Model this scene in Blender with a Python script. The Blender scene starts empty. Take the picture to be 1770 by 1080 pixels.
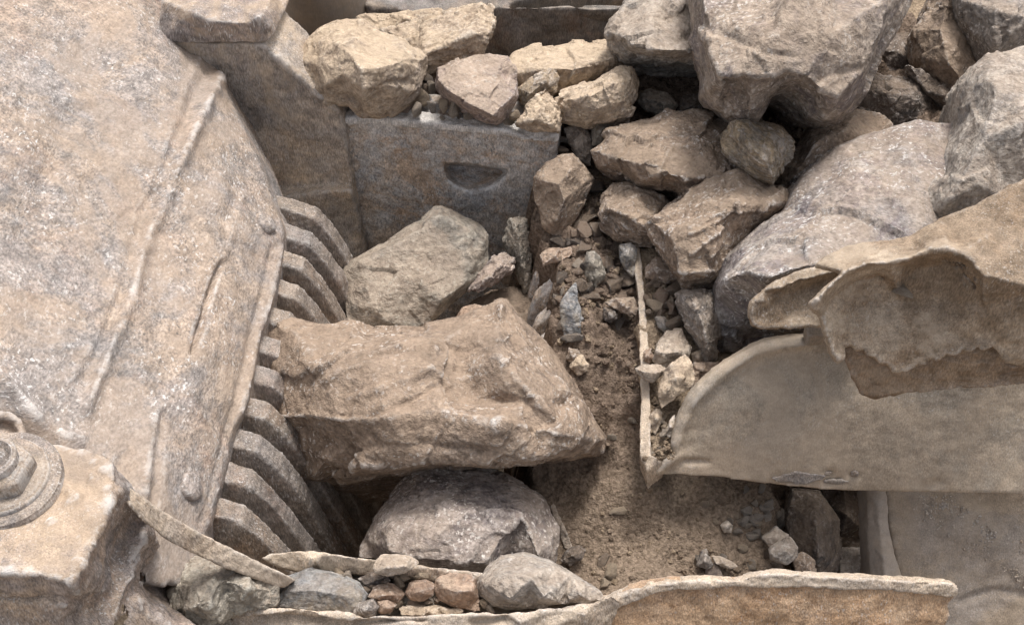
import bpy, bmesh, math, random
import numpy as np
from mathutils import Vector, Matrix
from mathutils.geometry import delaunay_2d_cdt
S = bpy.context.scene
# ------------------------------------------------------------------ camera, world, sun, exposure
PIT = math.radians(50)
FW = np.array([0, math.cos(PIT), -math.sin(PIT)]); UP = np.array([0, math.sin(PIT), math.cos(PIT)])
RT = np.array([1., 0, 0]); CAM = -4.2*FW; FP = 885/math.tan(math.radians(21))
cd = bpy.data.cameras.new('camera'); cam = bpy.data.objects.new('camera', cd); S.collection.objects.link(cam)
cam.location = CAM; cam.rotation_euler = (math.radians(40), 0, 0)
cd.sensor_fit = 'HORIZONTAL'; cd.angle = math.radians(42); cd.clip_start = .05; cd.clip_end = 500
S.camera = cam
SUN_EL, SUN_AZ = math.radians(69), math.radians(22)       # azimuth from +Y towards +X
w = bpy.data.worlds.new('World'); S.world = w; w.use_nodes = True
nt = w.node_tree; bg = nt.nodes['Background']
sk = nt.nodes.new('ShaderNodeTexSky'); sk.sky_type = 'NISHITA'; sk.sun_disc = False
sk.sun_elevation = SUN_EL; sk.sun_rotation = SUN_AZ; sk.dust_density = 6; sk.air_density = 1.0; sk.ozone_density = .6
hs = nt.nodes.new('ShaderNodeHueSaturation'); hs.inputs['Saturation'].default_value = .42
nt.links.new(sk.outputs[0], hs.inputs['Color']); nt.links.new(hs.outputs[0], bg.inputs[0]); bg.inputs[1].default_value = .15
sl = bpy.data.lights.new('sun', 'SUN'); sl.energy = 1.8; sl.angle = math.radians(13); sl.color = (1, .97, .94)
so = bpy.data.objects.new('sun', sl); S.collection.objects.link(so)
sd = Vector((math.cos(SUN_EL)*math.sin(SUN_AZ), math.cos(SUN_EL)*math.cos(SUN_AZ), math.sin(SUN_EL)))
so.rotation_euler = sd.to_track_quat('Z', 'Y').to_euler()
S.view_settings.view_transform = 'Standard'; S.view_settings.look = 'None'
S.view_settings.exposure = 0.47; S.view_settings.gamma = 1
random.seed(7); RNG = np.random.default_rng(7)

# ------------------------------------------------------------------ geometry of the view (only used to trace real 3D positions)
def ray(px, py): return FW + RT*((px-885)/FP) + UP*((540-py)/FP)
def at(px, py, depth): return CAM + ray(px, py)*depth
def dz(px, py, z): r = ray(px, py); return (z-CAM[2])/r[2]
def P(px, py, z): return at(px, py, dz(px, py, z))
def dpl(px, py, p0, n): r = ray(px, py); return float(np.dot(np.asarray(p0)-CAM, n)/np.dot(r, n))
def topx(p):
    v = p-CAM; d = v@FW
    return 885+FP*(v@RT)/d, 540-FP*(v@UP)/d

# ------------------------------------------------------------------ noise (numpy)
def hsh(ix, iy, iz, k):
    h = (ix.astype(np.int64)*73856093) ^ (iy.astype(np.int64)*19349663) ^ (iz.astype(np.int64)*83492791) ^ (k*2654435761)
    h = h & 0xFFFFFFFF
    h = ((h ^ (h >> 15))*2246822519) & 0xFFFFFFFF
    h = ((h ^ (h >> 13))*3266489917) & 0xFFFFFFFF
    return ((h ^ (h >> 16)) & 0xFFFFFF)/float(0x1000000)
def vnoise(p, k=0):
    i = np.floor(p); f = p-i; u = f*f*f*(f*(f*6-15)+10); i = i.astype(np.int64); r = 0
    for a in (0, 1):
        for b in (0, 1):
            for c in (0, 1):
                wgt = (u[:, 0] if a else 1-u[:, 0])*(u[:, 1] if b else 1-u[:, 1])*(u[:, 2] if c else 1-u[:, 2])
                r = r + wgt*hsh(i[:, 0]+a, i[:, 1]+b, i[:, 2]+c, k)
    return r*2-1
def fbm(p, o=4, g=.5, k=0):
    r = 0; a = 1
    for j in range(o):
        r = r+a*vnoise(p*(2.03**j)+17.3*j, k+j); a *= g
    return r
def ridged(p, o=4, g=.5, k=0):
    r = 0; a = 1
    for j in range(o):
        r = r+a*(1-2*np.abs(vnoise(p*(2.03**j)+9.1*j, k+j))); a *= g
    return r
def chips(p, k=0):
    i = np.floor(p).astype(np.int64); best = np.full(len(p), 9e9); val = np.zeros(len(p))
    for a in (-1, 0, 1):
        for b in (-1, 0, 1):
            for c in (-1, 0, 1):
                j = i+np.array([a, b, c])
                s = np.stack([hsh(j[:, 0], j[:, 1], j[:, 2], k+q) for q in range(3)], 1)
                dv = p-(j+s); d2 = (dv*dv).sum(1); m = d2 < best
                g = np.stack([hsh(j[m, 0], j[m, 1], j[m, 2], k+5+q) for q in range(3)], 1)-.5
                g /= np.linalg.norm(g, axis=1, keepdims=True)+1e-6
                best[m] = d2[m]; val[m] = (dv[m]*g).sum(1)
    return val

# ------------------------------------------------------------------ materials
class NB:
    def __init__(s, name):
        s.m = bpy.data.materials.new(name); s.m.use_nodes = True; s.t = s.m.node_tree; s.p = s.t.nodes['Principled BSDF']
    def n(s, typ, **kw):
        o = s.t.nodes.new('ShaderNode'+typ)
        for k, v in kw.items(): setattr(o, k, v)
        return o
    def l(s, a, b): s.t.links.new(a, b)
    def put(s, sock, v):
        if isinstance(v, bpy.types.NodeSocket): s.l(v, sock)
        else: sock.default_value = v
    def noise(s, vec, sc, det=6, rough=.6, dist=0):
        o = s.n('TexNoise'); s.l(vec, o.inputs['Vector']); o.inputs['Scale'].default_value = sc
        o.inputs['Detail'].default_value = det; o.inputs['Roughness'].default_value = rough; o.inputs['Distortion'].default_value = dist
        return o.outputs[0]
    def ramp(s, v, a, b, ya=0., yb=1.):
        o = s.n('MapRange'); o.clamp = True; s.l(v, o.inputs[0])
        for q, x in zip((1, 2, 3, 4), (a, b, ya, yb)): o.inputs[q].default_value = x
        return o.outputs[0]
    def mth(s, op, a, b=0.):
        o = s.n('Math', operation=op); s.put(o.inputs[0], a); s.put(o.inputs[1], b); return o.outputs[0]
    def mix(s, f, a, b, mode='MIX'):
        o = s.n('Mix', data_type='RGBA', blend_type=mode); s.put(o.inputs[0], f)
        for q, v in ((6, a), (7, b)): s.put(o.inputs[q], (*v, 1) if isinstance(v, tuple) else v)
        return o.outputs[2]
    def coords(s, stretch=(1, 1, 1), rot=(0, 0, 0)):
        tc = s.n('TexCoord'); oi = s.n('ObjectInfo')
        sc = s.n('VectorMath', operation='SCALE'); sc.inputs[0].default_value = (37, 61, 23); s.l(oi.outputs['Random'], sc.inputs['Scale'])
        ad = s.n('VectorMath', operation='ADD'); s.l(tc.outputs['Object'], ad.inputs[0]); s.l(sc.outputs[0], ad.inputs[1])
        mp = s.n('Mapping'); s.l(ad.outputs[0], mp.inputs[0]); mp.inputs['Scale'].default_value = stretch; mp.inputs['Rotation'].default_value = rot
        return ad.outputs[0], mp.outputs[0]
    def bump(s, hs_):
        prev = None
        for h, st, ds in hs_:
            o = s.n('Bump'); o.inputs['Strength'].default_value = st; o.inputs['Distance'].default_value = ds; s.l(h, o.inputs['Height'])
            if prev: s.l(prev, o.inputs['Normal'])
            prev = o.outputs[0]
        s.l(prev, s.p.inputs['Normal'])
    def fin(s, col, rough=.88, spec=.25):
        s.put(s.p.inputs['Base Color'], col); s.put(s.p.inputs['Roughness'], rough); s.p.inputs['Specular IOR Level'].default_value = spec
        return s.m
DUST = (.40, .315, .24)
def mat_rock(name, c1, c2, c3, pale=(.66, .61, .56), dust=DUST, dusta=.5, specks=.5, bed=0., bedrot=(.6, .3, 0), edge=.6, dark=.5, scale=1.):
    b = NB(name); v, vs = b.coords((1.2, 1.2, 7), bedrot)
    col = b.mix(b.ramp(b.noise(v, 2.6*scale, 8, .65, .8), .42, .58), c1, c2)
    col = b.mix(b.ramp(b.noise(v, 8*scale, 12, .78, .8), .50, .57), col, c3)
    if bed:
        col = b.mix(b.mth('MULTIPLY', b.ramp(b.noise(vs, 5, 8, .75, .4), .51, .57), bed), col, pale)
        col = b.mix(b.mth('MULTIPLY', b.ramp(b.noise(vs, 6.3, 8, .75, .4), .52, .58), bed), col, tuple(x*.4 for x in c1))
    dn = b.noise(v, 3.1*scale, 12, .75, .4)
    geo = b.n('NewGeometry'); sx = b.n('SeparateXYZ'); b.l(geo.outputs['Normal'], sx.inputs[0])
    up = b.ramp(sx.outputs['Z'], -.1, .9, -.06, .06)
    dm = b.mth('MULTIPLY', b.ramp(b.mth('ADD', dn, up), .48, .60), dusta)
    col = b.mix(dm, col, dust)
    mot = b.noise(v, 22*scale, 3, .7)
    col = b.mix(1., col, b.mix(b.ramp(mot, .36, .64), (.72, .70, .69), (1.26, 1.26, 1.26)), 'MULTIPLY')
    col = b.mix(1., col, b.mix(b.ramp(b.noise(v, 85, 2, .6), .32, .68), (.76, .75, .74), (1.22, 1.22, 1.22)), 'MULTIPLY')
    col = b.mix(b.mth('MULTIPLY', b.ramp(b.noise(v, 62*scale, 3, .65), .60, .68), dark), col, tuple(x*.32 for x in c1))
    sp = b.mth('MULTIPLY', b.ramp(b.noise(v, 75*scale, 2, .6), .56, .66), b.ramp(b.noise(v, 4.5, 8, .7), .47, .56))
    col = b.mix(b.mth('MULTIPLY', sp, specks), col, pale)
    pt = b.mth('MULTIPLY', b.ramp(geo.outputs['Pointiness'], .515, .57), b.ramp(b.noise(v, 14, 8, .8), .45, .54))
    col = b.mix(b.mth('MULTIPLY', pt, edge), col, pale)
    d2 = b.mth('ADD', b.noise(v, 2.7*scale, 9, .72, .5), b.ramp(sx.outputs['Z'], .1, .95, -.07, .05))
    col = b.mix(b.mth('MULTIPLY', b.ramp(d2, .49, .57), min(.8, dusta*1.2)), col, b.mix(b.ramp(b.noise(v, 45, 3, .6), .35, .65), tuple(x*.86 for x in dust), tuple(x*1.06 for x in dust)))
    hb = [(b.noise(v, 11*scale, 6, .66, .2), .8, .035), (b.noise(v, 60, 4, .65), .7, .010)]
    if bed: hb.insert(0, (b.noise(vs, 6, 10, .75, .3), .8, .03))
    b.bump(hb)
    return b.fin(col, .9, .2)
def mat_steel(name, base, base2, dust=DUST, dusta=.8, rust=(.2, .1, .045), rusta=.3, scr=.6, pale=(.66, .63, .6), streak=(3, 3, .7), rot=(0, .5, 0), gloss=.75, dc=.5, bumpk=1., fine=1., patch=.4, patchc=(.27, .25, .24)):
    b = NB(name); v, vs = b.coords(streak, rot)
    col = b.mix(b.ramp(b.noise(v, 5, 12, .78, .5), .44, .57), base, base2)
    col = b.mix(b.mth('MULTIPLY', b.ramp(b.noise(v, 4.2, 12, .78, .5), .50, .58), rusta), col, rust)
    geo = b.n('NewGeometry'); sx = b.n('SeparateXYZ'); b.l(geo.outputs['Normal'], sx.inputs[0])
    dn = b.mth('ADD', b.noise(v, 2.8, 14, .78, .5), b.ramp(sx.outputs['Z'], -.2, .9, -.04, .04))
    col = b.mix(b.mth('MULTIPLY', b.ramp(dn, dc-.06, dc+.08), dusta), col, dust)
    col = b.mix(b.mth('MULTIPLY', b.ramp(b.noise(v, 1.9, 12, .78, .4), .46, .55), patch), col, patchc)
    col = b.mix(1., col, b.mix(b.ramp(b.noise(vs, 90, 2, .6), .32, .68), tuple(1-.36*fine for _ in range(3)), tuple(1+.34*fine for _ in range(3))), 'MULTIPLY')
    mot = b.noise(v, 26, 3, .7)
    col = b.mix(1., col, b.mix(b.ramp(mot, .36, .64), tuple(1-.26*fine for _ in range(3)), tuple(1+.24*fine for _ in range(3))), 'MULTIPLY')
    sp = b.mth('MULTIPLY', b.ramp(b.noise(vs, 55, 3, .65), .57, .66), b.ramp(b.noise(v, 3.6, 8, .75), .45, .56))
    col = b.mix(b.mth('MULTIPLY', sp, scr), col, pale)
    dk = b.mth('MULTIPLY', b.ramp(b.noise(vs, 62, 3, .65), .58, .66), b.ramp(b.noise(v, 3.1, 8, .75), .46, .55))
    col = b.mix(b.mth('MULTIPLY', dk, scr*.9), col, tuple(x*.42 for x in base))
    d2 = b.mth('ADD', b.noise(v, 2.3, 10, .72, .7), b.ramp(sx.outputs['Z'], -.2, .9, -.04, .03))
    col = b.mix(b.mth('MULTIPLY', b.ramp(d2, dc+.015, dc+.085), dusta*.68), col, b.mix(b.ramp(b.noise(v, 40, 3, .6), .35, .65), tuple(x*.9 for x in dust), tuple(x*1.08 for x in dust)))
    pt = b.mth('MULTIPLY', b.ramp(geo.outputs['Pointiness'], .515, .57), b.ramp(b.noise(v, 12, 8, .8), .44, .55))
    col = b.mix(b.mth('MULTIPLY', pt, scr*.8), col, pale)
    b.bump([(b.noise(v, 12, 5, .65), .4*bumpk, .02), (b.noise(vs, 60, 4, .65), .55*bumpk, .008)])
    return b.fin(col, gloss, .3)
def mat_dirt(name, a, c, d, sc=1., bumpk=1., film=None):
    b = NB(name); v, vs = b.coords()
    col = b.mix(b.ramp(b.noise(v, 3*sc, 8, .65, .4), .38, .62), a, c)
    col = b.mix(b.ramp(b.noise(v, 9*sc, 12, .78), .5, .58), col, d)
    if film:      # the lower part is bare steel under a film of pale dust
        tc = b.n('TexCoord'); sx = b.n('SeparateXYZ'); b.l(tc.outputs['Object'], sx.inputs[0])
        m_ = b.ramp(b.mth('ADD', sx.outputs['Y'], b.mth('MULTIPLY', b.noise(v, 5, 6, .7), .5)), -.28, -.04, 1, 0)
        col = b.mix(b.mth('MULTIPLY', m_, .85), col, film)
    col = b.mix(1., col, b.mix(b.ramp(b.noise(v, 75*sc, 3, .65), .34, .66), (.6, .58, .56), (1.36, 1.36, 1.36)), 'MULTIPLY')
    b.bump([(b.noise(v, 20, 6, .7), .7*bumpk, .03), (b.noise(v, 80, 3, .65), .7*bumpk, .010)])
    return b.fin(col, .95, .1)

M = {}
M['tan'] = mat_rock('sandy_rock', (.40, .325, .25), (.47, .38, .285), (.32, .265, .215), dusta=.6, specks=.45, dark=.35, pale=(.68, .6, .5), dust=(.50, .395, .285))
M['purp'] = mat_rock('purplish_rock', (.34, .28, .245), (.39, .31, .265), (.27, .225, .215), dusta=.5, specks=.7, dark=.35, edge=.5)
M['brown'] = mat_rock('brown_rock', (.265, .205, .155), (.305, .235, .18), (.20, .16, .13), dusta=.5, specks=.65, edge=.8, dust=(.31, .238, .175))
M['big'] = mat_rock('big_brown_rock', (.27, .207, .157), (.315, .245, .187), (.22, .175, .14), dusta=.5, specks=.8, edge=.8, dust=(.325, .245, .18), dark=.4)
M['grey'] = mat_rock('grey_rock', (.25, .225, .2), (.31, .275, .24), (.18, .165, .155), dusta=.35, specks=.7, edge=.6)
M['giant'] = mat_rock('giant_rock', (.28, .24, .205), (.34, .285, .235), (.21, .18, .17), dusta=.4, specks=.6, edge=.5, dark=.5)
M['blue'] = mat_rock('grey_blue_rock', (.25, .23, .22), (.33, .295, .265), (.2, .175, .175), dusta=.35, specks=1., edge=.9, dark=.6, pale=(.66, .64, .62))
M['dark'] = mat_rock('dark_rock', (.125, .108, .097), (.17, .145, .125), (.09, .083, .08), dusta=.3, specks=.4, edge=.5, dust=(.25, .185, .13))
M['green'] = mat_rock('greenish_slab', (.275, .25, .21), (.325, .295, .245), (.21, .195, .17), dusta=.35, specks=.5, edge=.6, dark=.5, pale=(.55, .52, .45))
M['pgrey'] = mat_rock('purple_grey_rock', (.29, .26, .24), (.34, .295, .265), (.19, .165, .16), dusta=.25, specks=1., edge=.6, dark=.65)
M['light'] = mat_rock('light_grey_rock', (.34, .31, .275), (.40, .355, .305), (.28, .26, .24), dusta=.3, specks=.5, edge=.5, dark=.45)
M['foli'] = mat_rock('foliated_rock', (.44, .36, .26), (.5, .38, .245), (.34, .3, .25), dusta=.2, specks=.4, bed=.6, edge=.7, bedrot=(.5, .9, .4), dark=.3)
M['slate'] = mat_rock('blue_slate', (.27, .285, .3), (.33, .33, .32), (.36, .33, .28), dusta=.25, specks=.5, bed=.25, edge=.5, dark=.35)
M['pale'] = mat_rock('pale_stone', (.44, .385, .32), (.49, .425, .345), (.36, .31, .26), dusta=.4, specks=.4, edge=.5, dark=.3)
M['reddish'] = mat_rock('reddish_stone', (.32, .225, .165), (.38, .275, .205), (.26, .19, .145), dusta=.4, specks=.3, edge=.5, dark=.3)
M['jaw'] = mat_steel('dusty_jaw_steel', (.225, .205, .19), (.31, .255, .215), dust=(.375, .29, .22), dusta=.75, rusta=.4, rust=(.33, .215, .16), scr=.85, streak=(1.2, 1.2, 2.6), rot=(.4, .7, .3), dc=.495, patch=.6, patchc=(.25, .235, .23))
M['cheek'] = mat_steel('worn_cheek_steel', (.44, .445, .455), (.56, .53, .5), dusta=.25, rusta=.75, rust=(.45, .31, .2), scr=1., streak=(2., 2., 1.0), rot=(0, .3, 0), gloss=.6, pale=(.75, .74, .72), dc=.56, patch=.75, patchc=(.46, .36, .27))
M['cast'] = mat_steel('dusty_cast_steel', (.34, .305, .275), (.41, .36, .31), dust=(.52, .41, .3), dusta=.85, rusta=.2, scr=.6, dc=.50)
M['tooth'] = mat_steel('tooth_steel', (.195, .165, .14), (.255, .21, .17), dusta=.45, rusta=.4, scr=.7, gloss=.6, dc=.54)
M['dustyblock'] = mat_steel('dust_covered_block', (.31, .26, .23), (.4, .31, .24), dust=(.46, .35, .25), dusta=.85, rusta=.35, rust=(.28, .2, .16), scr=.9, dc=.49, patch=.6, patchc=(.2, .19, .195))
M['plate'] = mat_steel('dusty_chute_plate', (.36, .295, .225), (.40, .33, .25), dust=(.45, .36, .27), dusta=.7, rusta=.2, rust=(.26, .2, .14), scr=.35, dc=.48, bumpk=.45, fine=.6, patch=.6, patchc=(.3, .265, .22))
M['bent'] = mat_steel('mud_caked_plate', (.36, .285, .21), (.43, .345, .26), dust=(.48, .39, .295), dusta=.75, rusta=.7, rust=(.2, .125, .07), scr=.45, dc=.52, fine=.8, patch=.7, patchc=(.2, .14, .09))
M['rusty'] = mat_steel('rusty_plate', (.44, .28, .165), (.38, .235, .135), dust=(.5, .37, .25), dusta=.5, patch=.2, rusta=.5, rust=(.3, .165, .08), scr=.45, dc=.52)
M['rim'] = mat_steel('pale_plate_edge', (.44, .355, .27), (.5, .4, .305), dust=(.54, .44, .335), dusta=.8, rusta=.3, rust=(.3, .2, .13), scr=.7, pale=(.68, .63, .57))
M['strip'] = mat_steel('dark_mud_strip', (.2, .135, .085), (.25, .175, .115), dust=(.34, .25, .17), dusta=.5, rusta=.5, rust=(.13, .08, .05), scr=.3, fine=.8, patch=.2)
M['worn'] = mat_steel('worn_bright_edge', (.6, .585, .57), (.68, .66, .63), dust=(.62, .56, .49), dusta=.4, rusta=.25, rust=(.3, .25, .2), scr=1., pale=(.72, .71, .7), gloss=.5, patch=.2)
M['boltsteel'] = mat_steel('bolt_steel', (.2, .175, .16), (.27, .22, .185), dust=(.46, .36, .26), dusta=.5, rusta=.3, rust=(.26, .18, .14), scr=.7, dc=.5)
M['patch'] = mat_steel('bare_grey_patch', (.2, .175, .155), (.27, .23, .19), dusta=.5, rusta=.2, scr=.4)
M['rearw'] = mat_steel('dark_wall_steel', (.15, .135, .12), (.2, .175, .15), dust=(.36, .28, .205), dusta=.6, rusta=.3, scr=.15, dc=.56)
M['drum'] = mat_steel('smooth_drum', (.29, .245, .195), (.33, .27, .21), dust=(.39, .305, .22), dusta=.5, rusta=.05, scr=.1, bumpk=.2, fine=.25)
M['wallt'] = mat_steel('tan_wall', (.27, .215, .16), (.31, .245, .18), dust=(.33, .26, .19), dusta=.6, rusta=.1, scr=.25, bumpk=.6, fine=.6)
M['dirt'] = mat_dirt('brown_fines', (.205, .155, .118), (.25, .19, .145), (.15, .112, .085), film=(.285, .22, .162))
M['dirt2'] = mat_dirt('chute_fines', (.32, .25, .18), (.36, .28, .2), (.25, .19, .13))
M['outer'] = mat_dirt('quarry_ground', (.3, .23, .16), (.34, .26, .18), (.25, .19, .13))

# ------------------------------------------------------------------ objects
def link(name, me, parent=None):
    o = bpy.data.objects.new(name, me); S.collection.objects.link(o)
    if parent: o.parent = parent; o.matrix_parent_inverse = Matrix.Identity(4)
    return o
def tag(o, label=None, cat=None, group=None, kind=None):
    if label: o['label'] = label
    if cat: o['category'] = cat
    if group: o['group'] = group
    if kind: o['kind'] = kind
    return o
def thing(name, label, cat, loc=(0, 0, 0), group=None):
    o = bpy.data.objects.new(name, None); S.collection.objects.link(o); o.location = loc; o.empty_display_size = .1
    return tag(o, label, cat, group)
def mesh(name, V, F):
    me = bpy.data.meshes.new(name); me.from_pydata([tuple(map(float, v)) for v in V], [], F); me.update(); return me
def getco(me):
    a = np.empty(len(me.vertices)*3); me.vertices.foreach_get('co', a); return a.reshape(-1, 3)
def getno(me):
    a = np.empty(len(me.vertices)*3); me.vertices.foreach_get('normal', a); return a.reshape(-1, 3)
def segdist(X, Y, pl):
    d = np.full(len(X), 1e9)
    for (x0, y0), (x1, y1) in zip(pl[:-1], pl[1:]):
        L2 = (x1-x0)**2+(y1-y0)**2+1e-9; t = np.clip(((X-x0)*(x1-x0)+(Y-y0)*(y1-y0))/L2, 0, 1)
        d = np.minimum(d, np.hypot(X-x0-t*(x1-x0), Y-y0-t*(y1-y0)))
    return d
def finish(name, V, F, mat, voxel=.008, smooth=2, disp=None, marks=(), parent=None, origin=None):
    """closed raw shape -> even remesh -> soft worn edges -> real surface relief; linked as ONE mesh object"""
    me = mesh(name, V, F)
    bm = bmesh.new(); bm.from_mesh(me); bmesh.ops.recalc_face_normals(bm, faces=bm.faces); bm.to_mesh(me); bm.free()
    o = link(name, me)
    r = o.modifiers.new('r', 'REMESH'); r.mode = 'VOXEL'; r.voxel_size = voxel; r.use_smooth_shade = True
    if smooth: s = o.modifiers.new('s', 'SMOOTH'); s.factor = .5; s.iterations = smooth
    dg = bpy.context.evaluated_depsgraph_get()
    nm = bpy.data.meshes.new_from_object(o.evaluated_get(dg)); o.modifiers.clear(); o.data = nm; bpy.data.meshes.remove(me); nm.name = name
    p = getco(nm); n = getno(nm); d = np.zeros(len(p))
    if disp is not None: d = d+disp(p, n)
    if marks:
        X, Y = topx(p); vd = CAM-p; vd /= np.linalg.norm(vd, axis=1, keepdims=True); fac = np.clip((n*vd).sum(1)*2.5, 0, 1)
        jit = fbm(p*22, 3)*.35
        for pl, wd, hh in marks:
            q = segdist(X, Y, pl)/wd*(1+jit); d = d+hh*np.exp(-q*q)*fac
    p = p+n*d[:, None]
    org = np.array(origin) if origin is not None else np.array([p[:, 0].mean(), p[:, 1].mean(), p[:, 2].min()])
    nm.vertices.foreach_set('co', (p-org).ravel()); nm.update()
    nm.polygons.foreach_set('use_smooth', [True]*len(nm.polygons))
    nm.materials.clear(); nm.materials.append(mat); o.location = org
    if parent:
        o.parent = parent; o.location = Vector(org)-parent.location
    return o
def front(outl, inner, creases=()):
    """constrained triangulation of traced points (px, py, depth); returns 3D verts, faces, outline order"""
    pts = list(outl)+list(inner); n = len(outl)
    ed = [(i, (i+1) % n) for i in range(n)]+[(n+a, n+b) for a, b in creases]
    v, e, f, ov, oe, of = delaunay_2d_cdt([Vector((p[0], p[1])) for p in pts], ed, [], 1, 1e-4)
    A = np.array([p[:3] for p in pts], float); D = []
    mp = {}
    for i, q in enumerate(v):
        if ov[i]: D.append(A[ov[i][0], 2]); [mp.setdefault(k, i) for k in ov[i]]
        else:
            w_ = 1/((A[:, 0]-q.x)**2+(A[:, 1]-q.y)**2+1e-6)**2; D.append(float((A[:, 2]*w_).sum()/w_.sum()))
    V = [at(q.x, q.y, D[i]) for i, q in enumerate(v)]
    # walk the true boundary
    cnt = {}
    for fc in f:
        for a, b in zip(fc, list(fc[1:])+[fc[0]]): cnt[(a, b)] = 1
    nxt = {a: b for (a, b) in cnt if (b, a) not in cnt}
    st = mp[0]; loop = [st]; c = nxt[st]
    while c != st and len(loop) < 5000: loop.append(c); c = nxt[c]
    return np.array(V), [list(x) for x in f], loop
def solid_rock(outl, inner, creases, T):
    V, F, loop = front(outl, inner, creases); V = list(V)
    c = np.mean([V[i] for i in loop], 0); prev = loop
    for sc, dp in ((1.0, .18), (.93, .45), (.72, .8), (.38, 1.0)):
        ring = []
        for i in loop:
            q = c+(V[i]-c)*sc+FW*(dp*T)
            if dp > .3: q = q+FW*0
            V.append(q); ring.append(len(V)-1)
        for k in range(len(loop)):
            k2 = (k+1) % len(loop); F.append([prev[k2], prev[k], ring[k], ring[k2]])
        prev = ring
    V.append(c+FW*T*1.04); a = len(V)-1
    for k in range(len(prev)): F.append([prev[(k+1) % len(prev)], prev[k], a])
    return np.array(V), F
def solid_plate(outl, inner, creases, vec):
    V, F, loop = front(outl, inner, creases); n = len(V); vec = np.asarray(vec, float)
    V2 = np.vstack([V, V+vec]); F2 = [f for f in F]+[[i+n for i in f[::-1]] for f in F]
    for k in range(len(loop)):
        a, b = loop[k], loop[(k+1) % len(loop)]; F2.append([b, a, a+n, b+n])
    return V2, F2
def rough(L, k, amp=1., bed=None, fine=1.):
    def fn(p, n):
        q = p.copy()+k*3.7
        if bed is not None:
            b = np.array(bed, float); b /= np.linalg.norm(b); q = q+np.outer((q@b)*2.2, b)
        wq = q+.05*L*np.stack([fbm(q*5/L**.5, 2, k=k+60+j) for j in range(3)], 1)
        c1 = .38*L; c2 = .13*L; c3 = .035
        d = .13*c1*chips(wq/c1, k)+.12*c2*chips(wq/c2, k+20)+.07*c3*chips(wq/c3, k+40)
        d = d+fine*(.0016*fbm(q*38, 4, .62, k)+.006*L**.6*fbm(q*4.5/L**.5, 3, .5, k+9))
        return amp*d
    return fn
def steelrel(k, a=.004, f=7, b=.0016):
    return lambda p, n: a*fbm(p*f+k, 4, .5, k)+b*fbm(p*55+k, 3, .6, k+3)
GROUPS = {'feed': 'broken rocks piled in the crusher feed', 'chamber': 'rocks falling through the crusher chamber', 'ledge': 'stones lying on the steel ledge', 'loose': 'loose stones lying on the brown fines', 'tray': 'stones lying on the chute tray'}
rk = [0]
def rock(name, label, z, tilt, outl, inner=(), creases=(), mat='brown', T=None, amp=1., bed=None, group='feed', marks=(), voxel=None, smooth=None, cat=None, fine=1.):
    rk[0] += 1; A = np.array([p[:2] for p in outl], float); cx, cy = A.mean(0); D0 = dz(cx, cy, z); s = D0/FP; oset = set(outl); grow = 1.2+.009*math.sqrt(np.ptp(A[:, 0])*np.ptp(A[:, 1]))
    def dep(p):
        h = p[2]*1.2 if len(p) > 2 else 0
        ux, uy = p[0]-cx, p[1]-cy; ul = math.hypot(ux, uy)+1e-6; g_ = grow if p in oset else 0
        return (p[0]+ux/ul*g_, p[1]+uy/ul*g_, D0+tilt[0]*(p[0]-cx)*s+tilt[1]*(cy-p[1])*s-h)
    wd, ht = np.ptp(A[:, 0])*s, np.ptp(A[:, 1])*s; L = math.sqrt(wd*ht)
    # break up the long straight sides of the traced outline
    o2 = []
    for i, p in enumerate(outl):
        o2.append(dep(p)); q = outl[(i+1) % len(outl)]
        ln = math.hypot(q[0]-p[0], q[1]-p[1])
        if ln > 34:
            a, b = dep(p), dep(q)
            for t in ((.5,) if ln < 80 else (.33, .67)):
                j = .018*ln*random.uniform(-1, 1); nx, ny = -(q[1]-p[1])/ln, (q[0]-p[0])/ln
                o2.append((a[0]+(b[0]-a[0])*t+nx*j, a[1]+(b[1]-a[1])*t+ny*j, a[2]+(b[2]-a[2])*t))
    V, F = solid_rock(o2, [dep(p) for p in inner], creases, T or .75*min(wd, ht))
    vx = voxel or min(.0085, max(.0032, L/75))
    o = finish(name, V, F, M[mat], vx, 1 if smooth is None else smooth, rough(L, rk[0], amp, bed, fine), marks)
    return tag(o, label, cat or name.replace('_', ' '), GROUPS.get(group))
def chipped(k, a=.003): return lambda p, n: a*fbm(p*12+k, 3, .5, k)-.004*np.clip(ridged(p*22+k, 3, .6, k+2)-.75, 0, .8)+.0015*fbm(p*60, 3, .6, k+3)
def plate(name, outl, inner, creases, vec, mat, parent=None, voxel=.009, smooth=3, disp=None, marks=(), origin=None):
    V, F = solid_plate(outl, inner, creases, vec)
    return finish(name, V, F, M[mat], voxel, smooth, disp or steelrel(rk[0]+len(name)), marks, parent, origin)
def bx(c, s, rot=None):
    V = np.array([[x, y, z] for x in (-.5, .5) for y in (-.5, .5) for z in (-.5, .5)])*np.array(s)
    if rot is not None: V = V@np.array(rot).T
    return V+np.array(c), [[0, 1, 3, 2], [4, 6, 7, 5], [0, 4, 5, 1], [2, 3, 7, 6], [0, 2, 6, 4], [1, 5, 7, 3]]
def lathe(prof, seg=40, axis=(0, 0, 1), c=(0, 0, 0), hexa=False):
    ax = Vector(axis).normalized(); R = ax.to_track_quat('Z', 'Y').to_matrix(); V = []; F = []
    seg = 6 if hexa else seg
    for r, z in prof:
        for k in range(seg):
            a = 2*math.pi*k/seg+.3; V.append(np.array(R@Vector((r*math.cos(a), r*math.sin(a), z)))+np.array(c))
    for i in range(len(prof)-1):
        for k in range(seg):
            k2 = (k+1) % seg; F.append([i*seg+k, i*seg+k2, (i+1)*seg+k2, (i+1)*seg+k])
    F.append(list(range(seg))[::-1]); F.append([(len(prof)-1)*seg+k for k in range(seg)])
    return V, F
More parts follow.
